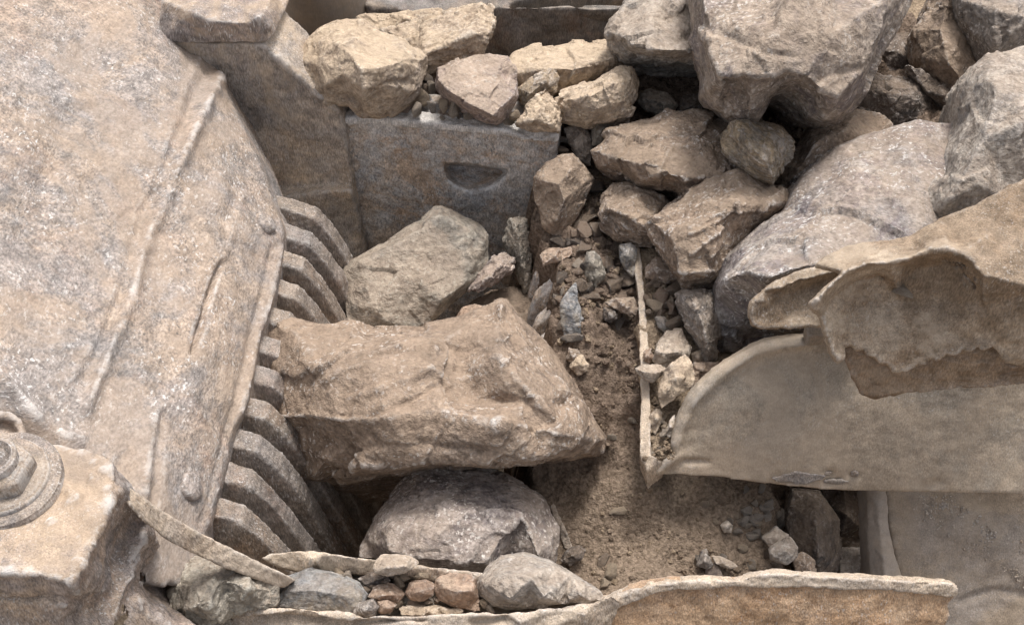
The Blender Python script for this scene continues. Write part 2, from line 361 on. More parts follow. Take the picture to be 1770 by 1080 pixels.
def Z(pts): return [(x, y, dz(x, y, z)) for x, y, z in pts]
# ------------------------------------------------------------------ setting: quarry ground and the bed of fines
def gridmesh(xs, ys, zf, keep=None):
    X, Y = np.meshgrid(xs, ys, indexing='ij'); q = np.stack([X.ravel(), Y.ravel()], 1); V = np.column_stack([q, zf(q[:, 0], q[:, 1])])
    nx, ny = len(xs), len(ys); F = []
    kp = keep(V) if keep is not None else np.ones(len(V), bool)
    for i in range(nx-1):
        for j in range(ny-1):
            f = [i*ny+j, (i+1)*ny+j, (i+1)*ny+j+1, i*ny+j+1]
            if kp[f].all(): F.append(f)
    return V, F
def outz(x, y):
    p = np.stack([x, y, 0*x], 1); return -1.75+.12*fbm(p*.25, 4, .5, 2)
V, F = gridmesh(np.linspace(-60, 60, 90), np.linspace(-60, 60, 90), outz)
o = link('ground', mesh('ground', V, F)); o.data.materials.append(M['outer']); tag(o, kind='structure')

CTRL = np.array([(*P(x, y, z),) for x, y, z in [
    (600, 160, .02), (800, 190, .06), (950, 160, .02), (1000, 60, -.2), (900, 70, -.2), (1050, 80, -.1), (1000, 250, .03), (960, 300, .0), (960, 400, -.03), (1000, 450, -.01), (1060, 400, .0), (1090, 480, -.02),
    (950, 560, -.06), (1020, 560, -.03), (1060, 620, -.05), (1095, 560, -.04), (1000, 640, -.09), (1030, 700, -.09), (1095, 690, -.08), (1060, 760, -.16),
    (1020, 800, -.22), (960, 870, -.3), (1100, 830, -.2), (1200, 880, -.3), (1280, 860, -.3), (1100, 950, -.3), (1000, 980, -.33), (1200, 980, -.34), (1300, 960, -.36), (1340, 1000, -.38),
    (1150, 300, .06), (1200, 200, .1), (1150, 160, .12), (1300, 250, .1), (1400, 230, .12), (1520, 200, .15), (1560, 90, .2), (1650, 190, .2), (1300, 500, .0), (1500, 500, .0), (1700, 400, .1), (1700, 600, -.1), (1700, 700, -.2), (1500, 650, -.1), (1300, 680, -.15)]])
def dirtz(x, y, rel=True):
    x = np.atleast_1d(np.asarray(x, float)); y = np.atleast_1d(np.asarray(y, float))
    d2 = (x[:, None]-CTRL[None, :, 0])**2+(y[:, None]-CTRL[None, :, 1])**2+.0012
    wt = 1/d2**1.7; z = (wt*CTRL[None, :, 2]).sum(1)/wt.sum(1)
    if rel:
        p = np.stack([x, y, 0*x], 1)
        k_ = np.clip((y+.62)/.22, .3, 1); z = z+k_*(.030*fbm(p*5, 4, .55, 31)+.015*ridged(p*14, 4, .6, 33)+.01*fbm(p*30, 3, .6, 34)+.006*np.clip(chips(p*26, 35), -.3, .6)+.0035*fbm(p*70, 3, .6, 36))
    xv = .77+.5*np.clip(-.62-y, 0, .5)+.05*fbm(np.stack([y*8, x*3, y*0], 1), 4, .6, 12)        # brink of the dark opening at the near right
    z = np.where((y < -.30) & (x > xv), z-np.clip((x-xv)*3.2, 0, 1.1), z)
    ey = np.stack([y*9, y*0, y*0], 1); xe = edge_x(y)-.02-.06*np.clip(.1-y, 0, 1)+.035*fbm(ey, 4, .6, 8); z = np.where((x < xe) & (y < .80), z-np.clip((xe-x)*6, 0, 1.2), z)
    return z
K0f, K1f = P(950, 350, -.02), P(975, 850, -.02)
def edge_x(y): return K0f[0]+(K1f[0]-K0f[0])*(y-K0f[1])/(K1f[1]-K0f[1])
def keepf(V): return ~((V[:, 0] < edge_x(V[:, 1])-.17) & (V[:, 1] < .80)) & ~((V[:, 1] < -1.0))
V, F = gridmesh(np.arange(-1.0, 2.6, .0085), np.arange(-1.1, 1.28, .0085), dirtz, keepf)
dirt = link('dirt', mesh('dirt', V, F)); dirt.data.materials.append(M['dirt']); tag(dirt, kind='structure')
dirt.data.polygons.foreach_set('use_smooth', [True]*len(dirt.data.polygons))
def hit(px, py):
    r = ray(px, py); d = np.linspace(2.8, 5.6, 400); pts = CAM+d[:, None]*r
    g = pts[:, 2]-dirtz(pts[:, 0], pts[:, 1], True); i = int(np.argmax(g < 0)); return pts[max(i, 1)]

# ------------------------------------------------------------------ swing jaw (left): dusty body, ribbed wear plate
sj = thing('swing_jaw', 'huge dusty tan swing jaw filling the left side, with rivets and a ribbed wear plate', 'jaw', P(300, 500, -.6))
EDG = [(305, -30), (350, 80), (380, 135), (445, 275), (470, 340), (492, 400), (481, 450), (470, 500), (455, 560), (440, 610), (422, 690), (400, 745), (378, 830), (352, 920), (340, 965), (325, 1010)]
def zsj(px, py):
    ex = np.interp(py, [p[1] for p in EDG], [p[0] for p in EDG]); e0 = np.interp(py, [0, 150, 400, 920], [.42, .36, .2, .2])
    t = max(0, ex-px); return e0+.95*min(t, 95)*.0017+.42*max(0, t-95)*.0017
oz = EDG+[(280, 1015), (200, 1000), (-90, 960), (-90, -60), (120, -60)]
outl = Z([(x, y, zsj(x, y)) for x, y in oz]); outl[-4] = (-90, 960, dz(-90, 960, .5))
inn = [(x, y) for x in range(-30, 480, 45) for y in range(-20, 920, 60) if x < np.interp(y, [p[1] for p in EDG], [p[0] for p in EDG])-14]
inn = Z([(x+random.uniform(-6, 6), y+random.uniform(-6, 6), zsj(x, y)) for x, y in inn])
R2 = [(378, 138), (352, 190), (325, 250), (290, 330), (262, 390), (244, 440), (225, 520), (200, 580), (175, 640), (150, 705)]
R1 = [(348, 95), (318, 160), (298, 210), (270, 300), (240, 360), (222, 410), (200, 500), (165, 590), (120, 660)]
GR = [(363, 118), (335, 175), (312, 230), (280, 315), (250, 375), (233, 425), (212, 510), (182, 585), (148, 655)]
body = plate('jaw_body', outl, inn, (), FW*.3, 'jaw', sj, .011, 3,
    lambda p, n: .006*fbm(p*4.5, 4, .5, 41)+.002*fbm(p*14, 4, .6, 43)+.0013*ridged(p*48, 3, .6, 44),
    [(R2, 13, .024), (GR, 14, -.010), (R1, 9, .006), ([(383, 455), (372, 480), (358, 520), (345, 570), (332, 610)], 4, -.030),
     ([(283, 715), (274, 770), (265, 840), (262, 880)], 6, -.012), ([(268, 720), (258, 790), (250, 850)], 12, .01),
     ([(486, 425), (470, 500), (452, 570), (430, 660), (408, 735), (384, 830), (362, 905)], 5, .010),
     ([(468, 430), (455, 500), (438, 570), (415, 660), (395, 735), (370, 830), (348, 900)], 5, -.007),
     ([(0, 655), (40, 690), (85, 745), (140, 762)], 12, .02), ([(-40, 690), (20, 740), (60, 770)], 34, -.06),
     ([(418, 340), (400, 400), (385, 450)], 8, .008), ([(120, 200), (70, 330), (30, 430)], 24, -.012), ([(150, 100), (200, 150)], 40, -.012)])
def rivet(px, py, w, h, k):
    c = P(px, py, zsj(px, py)+.004); a = P(px+20, py, zsj(px+20, py)); b = P(px, py-20, zsj(px, py-20))
    nrm = np.cross(a-c, b-c); nrm /= np.linalg.norm(nrm); R = w
    V, F = lathe([(R, -.03), (R, .003), (R*.95, .009), (R*.7, .015), (R*.3, .018)], 28, nrm, c)
    V = np.array(V); V = c+(V-c)*1.0
    o = finish('rivet', V, F, M['jaw'], .004, 3, lambda p, n: .003*fbm(p*40+k, 3), (), sj); return o
rivet(459, 385, .036, 0, 1); rivet(331, 841, .038, 0, 2)
def teeth(parent, K0, K1, n, e, prof, top, hgt, mat, skew=0):
    K0 = np.array(K0); K1 = np.array(K1); t = (K1-K0)/np.linalg.norm(K1-K0); pitch = np.linalg.norm(K1-K0)/(n-1); e = np.array(e, float)
    for i in range(n):
        K = K0+(K1-K0)*i/(n-1); V = []; F = []
        for j, (a, z) in enumerate(prof):
            p0 = np.array(prof[max(j-1, 0)]); p1 = np.array(prof[min(j+1, len(prof)-1)]); d = (p1-p0)/np.linalg.norm(p1-p0)
            m = e*(-d[1])+np.array([0, 0, 1])*d[0]
            if m[2] < -.05: m = -m
            c = K+e*a+np.array([0, 0, z]); tp = min(1, .55+.45*j/2)
            for sx, hh in ((-.52, -.06), (-.50, .0), (-top*.9, hgt), (top*1.1, hgt), (.50, 0), (.52, -.06)):
                V.append(c+t*(sx*pitch+skew*hh)+m*hh)
        q = 6
        for j in range(len(prof)-1):
            for k in range(q): F.append([j*q+k, j*q+(k+1) % q, (j+1)*q+(k+1) % q, (j+1)*q+k])
        F.append(list(range(q))[::-1]); F.append([(len(prof)-1)*q+k for k in range(q)])
        finish('tooth', np.array(V), F, M[mat], .007, 1, lambda p, n: .004*fbm(p*6+i*3.1, 3)-.002*np.clip(ridged(p*20+i, 3, .6)-.8, 0, .8)+.0012*ridged(p*60, 3, .6), (), parent)
K0, K1 = P(522, 388, .06), P(392, 905, .06); tt = (K1-K0)/np.linalg.norm(K1-K0)
ee = np.array([-tt[1], tt[0], 0]); ee /= np.linalg.norm(ee); ee = ee if ee[0] > 0 else -ee
teeth(sj, K0, K1, 11, ee, [(-.32, .05), (-.06, .02), (0, 0), (.022, -.05), (.055, -.14), (.095, -.29), (.165, -.6), (.31, -1.4)], .25, .085, 'tooth')
# ------------------------------------------------------------------ fixed jaw (right side of the chamber)
fj = thing('fixed_jaw', 'blue grey ribbed fixed jaw plate sinking into the chamber below the brown fines', 'jaw', K0f+np.array([.1, 0, -1.3]))
teeth(fj, K0f+np.array([0, .12, 0]), K0f+(K1f-K0f)*.62, 9, (-1, 0, 0), [(-.05, -.13), (-.02, -.13), (0, -.16), (.02, -.24), (.04, -.38), (.08, -.7), (.11, -1.4)], .22, .06, 'cheek')

# ------------------------------------------------------------------ crusher frame
fr = thing('crusher_frame', 'dusty cast steel crusher frame round the jaw opening, with bolted corner blocks', 'crusher', P(700, 300, -1.2))
A, B = P(585, 194, .2), P(962, 230, .2); nc = np.cross(B-A, [0, 0, 1]); nc /= np.linalg.norm(nc); bk = -nc if nc[1] < 0 else nc
def on(x, y, h=0): return (x, y, dpl(x, y, A-bk*h, bk))
moon = [(764, 280), (800, 283), (840, 287), (883, 291), (874, 304), (858, 318), (838, 328), (818, 331), (800, 328), (785, 320), (772, 305)]
moi = [(771, 284, -.13), (838, 291, -.13), (873, 296, -.12), (862, 308, -.06), (846, 318, -.045), (818, 322, -.045), (796, 318, -.045), (778, 304, -.06)]
inn = [on(x, y) for x, y in moon]+[on(*q) for q in moi]+[on(592, 214), on(640, 212), on(720, 219), on(800, 228), on(880, 236), on(945, 243)]; nm_ = len(moon)
cr = [(i, (i+1) % nm_) for i in range(nm_)]+[(nm_+i, nm_+(i+1) % len(moi)) for i in range(len(moi))]
plate('cheek_plate', [on(584, 196, -.04), on(640, 191, -.045), on(720, 199, -.045), on(800, 207, -.045), on(880, 215, -.045), on(952, 222, -.045), on(964, 240), on(960, 290), on(945, 340), on(925, 400), on(915, 460), on(905, 620), on(900, 900), on(650, 900), on(640, 600), on(631, 440), on(612, 330), on(598, 240)],
      inn, cr, bk*.13, 'cheek', fr, .008, 4, lambda p, n: .006*fbm(p*7, 4, .55, 51)+.0018*ridged(p*50, 3, .6, 52), [([(590, 208), (700, 212), (860, 226), (950, 234)], 7, .004)])
plate('worn_edge', [on(585, 196, -.03), on(640, 190, -.03), on(720, 198, -.03), on(800, 206, -.03), on(880, 214, -.03), on(954, 221, -.03), on(966, 232, .0), on(965, 246, .008), on(930, 246, .01), on(880, 237, .01), on(800, 230, .01), on(720, 222, .01), on(640, 214, .01), on(590, 214, .008)],
      [on(600, 204, .006), on(640, 202, .008), on(720, 210, .008), on(800, 218, .008), on(880, 226, .008), on(950, 234, .008)], (), bk*.04, 'worn', fr, .006, 2, lambda p, n: .004*fbm(p*9, 4, .55, 151)+.002*ridged(p*45, 3, .6, 152))
al = np.array(A)-bk*.03
def onl(x, y, h=0): return (x, y, dpl(x, y, al-bk*h, bk))
plate('side_liner', [onl(270, 60), onl(355, 76), onl(455, 77), onl(470, 90), onl(505, 120), onl(545, 155), onl(578, 183), onl(591, 205), onl(601, 260), onl(612, 325), onl(623, 380), onl(634, 440, .01), onl(636, 560), onl(640, 900), onl(470, 900), onl(440, 560), onl(400, 300)],
      [onl(478, 330, 0), onl(540, 322), onl(600, 318), onl(480, 342, .05), onl(540, 334, .05), onl(606, 328, .04), onl(540, 450, .05), onl(615, 440, .03), onl(480, 450, .06), onl(500, 600, .06)], [(0, 1), (1, 2), (3, 4), (4, 5)], bk*.2, 'cast', fr, .009, 4,
      steelrel(53, .006), [([(470, 92), (505, 122), (545, 157), (580, 188)], 8, .012)])
ab = np.array(A)-bk*.037
def onb(x, y): return (x, y, dpl(x, y, ab, bk))
zt = at(*onb(400, 38))[2]
cb = plate('corner_block', [onb(270, 74), onb(455, 75), onb(468, 72), (477, 55, dz(477, 55, zt-.06)), (484, 25, dz(484, 25, zt-.05)), (486, -70, dz(486, -70, zt-.05)), (270, -70, dz(270, -70, zt)), (280, 0, dz(280, 0, zt))],
      [onb(335, 22), onb(352, 33), onb(385, 38), onb(430, 40), onb(448, 29), (464, 10, dz(464, 10, zt)), (468, -50, dz(468, -50, zt)), (400, 5, dz(400, 5, zt-.015)), (390, -30, dz(390, -30, zt-.015))], [(0, 1), (1, 2), (2, 3), (3, 4), (4, 5), (5, 6)], bk*.3-np.array([0, 0, .02]), 'dustyblock', fr, .008, 1, steelrel(55, .003))
def crisp(name, V, F, mat, sharp=40):
    V = np.array(V); me = mesh(name, V-V.mean(0), F); bm = bmesh.new(); bm.from_mesh(me); bmesh.ops.recalc_face_normals(bm, faces=bm.faces)
    ed = [e for e in bm.edges if len(e.link_faces) == 2 and e.calc_face_angle(0) > math.radians(sharp)]
    bmesh.ops.bevel(bm, geom=ed, offset=.0035, segments=2, affect='EDGES', clamp_overlap=True)
    for f in bm.faces: f.smooth = True
    bm.to_mesh(me); bm.free(); me.materials.append(M[mat]); o = link(name, me, fr); o.location = Vector(V.mean(0))-fr.location
    return o
def bolt(px, py, z, R, hh, mat, tilt=(0, 0, 1)):
    c = P(px, py, z)
    b = crisp('washer', *lathe([(R, -.05), (R, .010), (R*.95, .016), (R*.86, .016)], 96, tilt, c), mat)
    b2 = crisp('washer', *lathe([(R*.80, -.02), (R*.80, .022), (R*.76, .03), (R*.66, .03)], 96, tilt, c), mat)
    n1 = crisp('hex_nut', *lathe([(R*.62, .0), (R*.62, hh*.8), (R*.55, hh)], 6, tilt, c, True), mat, 15)
    n2 = crisp('stud', *lathe([(R*.40, .0), (R*.40, hh+.018), (R*.36, hh+.024), (R*.29, hh+.024), (R*.27, hh+.012), (R*.20, hh+.012), (R*.17, hh+.026), (R*.06, hh+.026)], 64, tilt, c), mat)
    return b, n1, n2
bolt(388, -32, zt-.02, .075, .05, 'boltsteel')
# gusset with caked dirt behind the liner
plate('gusset', [(470, 60, dz(470, 60, .42)), (488, 42, dz(488, 42, .42)), (505, 50, dz(505, 50, .40)), (530, 74, dz(530, 74, .36)), (545, 95, dz(545, 95, .32)), (575, 180, dz(575, 180, .18)), (550, 160, dz(550, 160, .2)), (505, 118, dz(505, 118, .3)), (472, 92, dz(472, 92, .38))],
      [(515, 75, dz(515, 75, .33)), (500, 70, dz(500, 70, .33)), (520, 100, dz(520, 100, .28))], (), np.array([0, .06, -.2]), 'dustyblock', fr, .006, 2, steelrel(57, .008, 12))
# near-left bearing block: bolted top, side web, lower flange
zb = .80; nf = np.array([0, -1., .25]); pf = P(60, 990, zb)
def onf(x, y): return (x, y, dpl(x, y, pf, nf))
zz = lambda x, y, z: (x, y, dz(x, y, z))
plate('bearing_block', [zz(-90, 728, zb+.02), zz(0, 742, zb), zz(20, 747, zb), zz(45, 764, zb), zz(62, 767, zb), zz(165, 776, zb), zz(190, 797, zb-.01), zz(212, 836, zb-.07), zz(222, 868, zb-.2), zz(262, 915, .28), zz(305, 938, .12), zz(318, 970, .0), zz(296, 1000, .05), zz(288, 1035, .15), zz(310, 1060, .22), zz(345, 1088, .22), zz(345, 1180, .1), onf(-90, 1180)],
      [zz(192, 862, zb-.02), zz(172, 905, zb-.02), zz(152, 945, zb-.02), zz(142, 975, zb-.02), zz(135, 1002, zb-.04), onf(115, 1003), onf(90, 994), onf(60, 988), onf(10, 985), onf(-60, 984),
       zz(60, 850, zb-.012), zz(120, 870, zb-.01), zz(-20, 900, zb-.005), onf(0, 1033), onf(120, 1036), onf(0, 1040), onf(-70, 1034), onf(0, 1076), onf(100, 1078),
       zz(200, 900, zb-.2), zz(180, 960, zb-.24), zz(200, 1000, zb-.3), zz(230, 960, .34), zz(240, 1000, .36), zz(285, 975, .1), zz(255, 1040, .38), zz(190, 1030, .48), zz(160, 1045, .52), zz(300, 1085, .30), zz(230, 1090, .38), zz(235, 920, .42), zz(270, 938, .28)],
      [(0, 1), (1, 2), (2, 3), (3, 4), (4, 5), (5, 6), (6, 7), (7, 8), (8, 9)], np.array([0, .05, -.3]), 'dustyblock', fr, .009, 3,
      lambda p, n: .006*fbm(p*9, 4, .55, 71)+.007*np.clip(ridged(p*11, 4, .6, 72)-.2, 0, 2)*(p[:, 0] > P(190, 900, .6)[0])+.0025*fbm(p*45, 3, .6, 73),
      [([(-60, 1034), (120, 1037), (150, 1040)], 4, -.016), ([(232, 985), (238, 960), (262, 948), (288, 945)], 9, -.02), ([(250, 965), (250, 1000), (265, 1025)], 10, -.02),
       ([(-10, 985), (60, 989), (120, 1002), (150, 950), (172, 905), (195, 862), (212, 838)], 6, .008), ([(120, 850), (133, 858), (120, 872)], 9, .014), ([(85, 905), (92, 900)], 6, .012), ([(52, 765), (50, 785)], 5, .012)])
bolt(10, 832, zb-.002, .122, .075, 'boltsteel')
finish('pivot_ring', *lathe([(.055, -.03), (.055, .02), (.045, .026), (.036, .02), (.034, -.01)], 40, (.5, -.2, 1), P(2, 752, zsj(2, 752)-.01)), M['jaw'], .005, 2, steelrel(64, .003), (), fr)
plate('flange', [zz(200, 835, .70), zz(215, 838, .69), zz(235, 850, .66), zz(280, 882, .56), zz(330, 912, .46), zz(380, 938, .38), zz(420, 958, .32), zz(460, 977, .26), zz(512, 1002, .18), zz(490, 1016, .165), zz(440, 1000, .25), zz(390, 980, .32), zz(335, 957, .40), zz(285, 930, .51), zz(245, 898, .61), zz(220, 872, .665)],
      [], (), np.array([-.012, .03, -.055]), 'rim', fr, .005, 1, steelrel(58, .0012, 13))
# near cheek and trough with plate rims along the bottom edge
plate('near_cheek', [zz(380, 985, .02), zz(700, 990, .02), zz(900, 1000, .02), zz(1040, 1020, .0), zz(1040, 1100, .0), zz(380, 1100, .02)], [], (), np.array([0, 0, -1.3]), 'cast', fr, .02, 2)
plate('ledge_strip', [zz(452, 964, .13), zz(470, 955, .135), zz(517, 951, .135), zz(560, 955, .13), zz(650, 967, .12), zz(750, 980, .11), zz(850, 990, .10), zz(850, 1016, .07), zz(740, 1004, .07), zz(640, 994, .07), zz(560, 985, .07), zz(517, 988, .08), zz(480, 978, .1)],
      [zz(540, 965, .135), zz(546, 975, .12), zz(700, 985, .11)], (), np.array([0, .03, -.07]), 'rim', fr, .005, 1, steelrel(59, .002, 12), [([(544, 955), (545, 985)], 4, -.01)])
plate('front_rim', [zz(375, 1053, .16), zz(385, 1047, .17), zz(440, 1047, .17), zz(520, 1051, .17), zz(600, 1058, .17), zz(628, 1066, .16), zz(650, 1062, .17), zz(720, 1062, .17), zz(800, 1058, .17), zz(880, 1058, .17), zz(960, 1050, .17), zz(1030, 1040, .17), zz(1060, 1028, .17), zz(1075, 1040, .14), zz(1060, 1075, .08), zz(1050, 1200, -.2), zz(385, 1200, -.2), zz(372, 1075, .1)],
      [zz(460, 1064, .165), zz(600, 1078, .16), zz(700, 1078, .165), zz(900, 1075, .165), zz(1010, 1062, .165), zz(470, 1074, .12), zz(600, 1090, .12), zz(900, 1100, .12)], (), np.array([0, .05, -.12]), 'rim', fr, .0055, 1, chipped(60, .004), [([(400, 1074), (500, 1070), (620, 1082), (730, 1072)], 6, -.02), ([(820, 1078), (870, 1072)], 7, -.02)])
np_ = P(1300, 1003, .15); nr = np.array([0, -.85, .53])
def onr(x, y): return (x, y, dpl(x, y, np_, nr))
rp = thing('rusty_plate', 'rusty orange brown steel plate with pale top edge along the bottom of the view', 'steel plate', P(1350, 1060, -.3))
plate('plate_face', [onr(1028, 1046), onr(1062, 1034), onr(1090, 1022), onr(1130, 1012), onr(1165, 1006), onr(1250, 1003), onr(1400, 1001), onr(1560, 1004), onr(1640, 1009), onr(1655, 1014), onr(1652, 1030), onr(1640, 1048), onr(1642, 1062), onr(1634, 1080), onr(1600, 1160), onr(1020, 1160)],
      [onr(1300, 1060)], (), -nr*.035, 'rusty', rp, .007, 2, steelrel(74, .006, 9))
plate('plate_edge', [onr(1026, 1044), onr(1058, 1031), onr(1090, 1018), onr(1130, 1008), onr(1180, 1002), onr(1280, 1000), onr(1300, 992), onr(1345, 989), onr(1415, 993), onr(1560, 1001), onr(1644, 1005), onr(1658, 1012), onr(1655, 1026), onr(1640, 1030), onr(1560, 1020), onr(1400, 1013), onr(1250, 1013), onr(1170, 1016), onr(1130, 1024), onr(1095, 1036), onr(1060, 1052), onr(1035, 1062)],
      [], (), -nr*.05-np.array([0, .012, .0]), 'rim', rp, .0055, 1, chipped(75)).location += Vector((nr*.008))

# ------------------------------------------------------------------ rear of the crusher
yb = 1.34
def onw(x, y): return (x, y, dpl(x, y, (0, yb, 0), np.array([0, 1., 0])))
zw = at(*onw(860, 12))[2]
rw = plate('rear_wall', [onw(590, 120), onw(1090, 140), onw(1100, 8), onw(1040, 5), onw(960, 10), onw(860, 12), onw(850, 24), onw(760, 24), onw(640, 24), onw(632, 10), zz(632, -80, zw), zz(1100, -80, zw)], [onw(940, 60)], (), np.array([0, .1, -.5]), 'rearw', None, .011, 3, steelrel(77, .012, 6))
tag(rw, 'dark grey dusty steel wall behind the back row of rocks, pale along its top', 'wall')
c = P(560, 60, .1)+np.array([0, .16, 0])
dr = finish('steel_drum', *lathe([(.165, -1.2), (.165, .9), (.15, .92)], 64, (0, 0, 1), c), M['drum'], .014, 2, lambda p, n: .001*fbm(p*8, 3)); tag(dr, 'smooth tan upright steel drum behind the big sandy boulder at the top edge', 'drum')

# ------------------------------------------------------------------ feed chute at the right
ch = thing('feed_chute', 'dusty tan feed chute at the right with a rounded side plate and thin lip', 'chute', P(1300, 700, -.35))
ps = P(1300, 830, -.12); ns = np.array([0, -.86, .51]); ns /= np.linalg.norm(ns)
def ons(x, y, h=0): return (x, y, dpl(x, y, ps+ns*h, ns))
rim = [(1116, 816), (1142, 806), (1164, 785), (1160, 757), (1170, 727), (1191, 685), (1210, 663), (1231, 644), (1255, 626), (1280, 610), (1300, 598), (1330, 590), (1368, 585), (1427, 581)]
plate('side_plate', [ons(*q) for q in rim]+[ons(1600, 568), ons(1860, 556), ons(1860, 858), ons(1770, 854), ons(1640, 852), ons(1500, 850), ons(1440, 847), ons(1380, 841), ons(1250, 828), ons(1130, 820)],
      [ons(1300, 700, .004), ons(1500, 700, .006), ons(1650, 780, .004)], (), -ns*.045, 'plate', ch, .008, 2, lambda p, n: .006*fbm(p*3.5, 3, .5, 81)+.0012*fbm(p*40, 3, .6, 82),
      [([(1135, 812), (1172, 785)]+[(x+9, y+9) for x, y in rim[3:]], 9, .016), ([(1186, 798), (1222, 800)], 5, -.012), ([(1335, 832), (1380, 826), (1410, 834)], 9, -.008), ([(1430, 832), (1450, 830)], 6, -.01), ([(1476, 820), (1480, 822)], 6, -.01), ([(1432, 818), (1436, 820)], 5, -.01), ([(1600, 840), (1620, 836)], 10, -.008)])
for k, (x, y, w_, h_) in enumerate([(1383, 826, 46, 12), (1444, 833, 24, 5), (1477, 819, 9, 6), (1432, 819, 8, 5)]):
    pts = []
    for q in range(18):
        t = q/18*2*math.pi; rr = random.uniform(.7, 1.1); pts.append(ons(x+w_*rr*math.cos(t), y+h_*rr*math.sin(t), .004))
    plate('stain_patch', pts, [], (), -ns*.010, 'patch', ch, .0035, 1, lambda p, n: .002*fbm(p*30, 4, .6, 180+k))
plate('lip', [zz(1091, 425, .05), zz(1106, 424, .05), zz(1115, 520, .03), zz(1121, 600, .02), zz(1124, 700, .01), zz(1125, 786, -.02), zz(1146, 796, -.05), zz(1118, 816, -.06), zz(1105, 784, -.03), zz(1108, 700, .0), zz(1106, 600, .015), zz(1102, 500, .03)], [], (), np.array([.01, 0, -.09]), 'rim', ch, .004, 2, steelrel(84, .0015, 18))
fl = plate('chute_floor', [zz(1104, 424, .04), zz(1300, 420, .07), zz(1420, 560, .02), zz(1300, 620, -.03), zz(1178, 730, -.035), zz(1176, 782, -.045), zz(1120, 804, -.045), zz(1110, 700, -.005), zz(1106, 600, .005)], [zz(1150, 520, .02), zz(1140, 640, .0)], (), np.array([0, 0, -.04]), 'dirt2', ch, .008, 1, lambda p, n: .012*fbm(p*12, 4, .6, 86)+.005*chips(p*30, 87))
# bent plate in front of the big grey boulder
Db = dz(1580, 560, .52); 
def bp(x, y, h=0): s = Db/FP; return (x, y, Db-.35*(x-1580)*s*.3+.25*(560-y)*s-h)
hf = lambda y: .12-(y-470)*.00124
rin = [(1499, 455), (1540, 450), (1576, 442), (1606, 429), (1635, 427), (1662, 436), (1683, 452), (1700, 476)]
ou = [bp(1413, 458, .10), bp(1434, 440, .09), bp(1487, 422, .08), bp(1530, 416, .08), bp(1576, 410, .09), bp(1627, 381, .09), bp(1700, 347, .1), bp(1770, 314, .11), bp(1880, 270, .12)]
RAG = [(1880, 640), (1769, 632), (1740, 622), (1718, 596), (1700, 602), (1690, 596), (1676, 606), (1662, 604), (1650, 612), (1634, 610), (1622, 620), (1604, 618), (1596, 628), (1582, 628), (1566, 638), (1546, 640), (1536, 628), (1524, 626), (1514, 615), (1502, 614), (1494, 602), (1482, 606), (1472, 596), (1459, 598)]
ou += [bp(x, y, hf(y)+.018) for x, y in RAG]
ou += [bp(x, y, h) for x, y, h in [(1462, 620, .0), (1452, 627, .0), (1440, 611, .02), (1428, 570, .065), (1421, 543, .09), (1413, 537, .13), (1405, 524, .16), (1422, 506, .18), (1446, 483, .19), (1462, 470, .20)]]
ib = [bp(x, y, .215) for x, y in rin]+[bp(x, y+9, .205) for x, y in rin[1:7]]
ib += [bp(x, y, hf(y)+h) for x, y, h in [(1440, 516, .02), (1472, 490, -.01), (1520, 476, -.03), (1580, 466, -.04), (1635, 454, -.04), (1668, 464, -.02), (1690, 490, .02), (1480, 530, -.02), (1560, 520, -.05), (1640, 515, -.035), (1700, 530, .03), (1560, 570, -.01), (1640, 570, .0),
      (1470, 575, .012), (1530, 600, .016), (1590, 605, .016), (1640, 595, .016), (1745, 560, .06), (1800, 500, .08), (1830, 600, .05)]]
ib += [bp(1730, 450, .19), bp(1720, 400, .15), bp(1650, 415, .13), bp(1580, 428, .14), bp(1500, 440, .15), bp(1800, 400, .15)]
bt = thing('bent_plate', 'mud caked tan steel plate with curled lip and ragged crust, jutting in from the right', 'steel plate', at(*bp(1600, 600, 0)))
plate('plate_shell', ou, ib, [(i, i+1) for i in range(7)], FW*.045+np.array([0, 0, -.005]), 'bent', bt, .0055, 1,
      lambda p, n: (.004*fbm(p*10, 4, .55, 91)+.002*ridged(p*38, 3, .6, 92))+.012*np.clip(fbm(p*17, 3, .5, 93), -.2, 1)*np.clip((p[:, 0]-P(1680, 500, .5)[0])*9, 0, 1),
      [([(x, y-4) for x, y in RAG[2:]], 5, .008)])
plate('lower_strip', [bp(x, y, hf(y)+(.0 if y < 630 else -.004)) for x, y in [(1466, 585), (1560, 580), (1700, 575), (1880, 600), (1880, 655), (1769, 664), (1650, 669), (1576, 676), (1517, 684), (1493, 679), (1473, 636), (1460, 600)]], [], (), FW*.03, 'strip', bt, .0055, 1, lambda p, n: .005*fbm(p*11, 4, .6, 191)+.003*ridged(p*36, 3, .6, 192), [([(1475, 640), (1494, 677), (1600, 672), (1760, 662)], 5, .004)])
Df = dz(1380, 510, .44)
def fp(x, y, h=0): s = Df/FP; return (x, y, Df+.3*(510-y)*s-h)
ft = plate('curled_flap', [fp(1297, 548, .02), fp(1303, 522, .05), fp(1320, 502, .07), fp(1342, 484, .08), fp(1378, 468, .08), fp(1420, 460, .08), fp(1470, 452, .08), fp(1490, 475, .07), fp(1450, 520, .0), fp(1430, 562, -.02), fp(1378, 565, -.01), fp(1318, 567, .0), fp(1303, 562, .01)],
      [fp(1351, 497, .085), fp(1380, 486, .085), fp(1413, 477, .085), fp(1440, 470, .085), fp(1355, 507, .02), fp(1400, 495, .015), fp(1440, 482, .02), fp(1370, 540, -.01), fp(1318, 520, .06), fp(1325, 530, .02)], [(0, 1), (1, 2), (2, 3), (4, 5), (5, 6)], FW*.035, 'bent', None, .0055, 2, lambda p, n: .006*fbm(p*12, 4, .55, 94)+.002*ridged(p*40, 3, .6, 95))
tag(ft, 'smaller curled tan steel flap tucked behind the left end of the mud caked bent plate', 'steel flap')
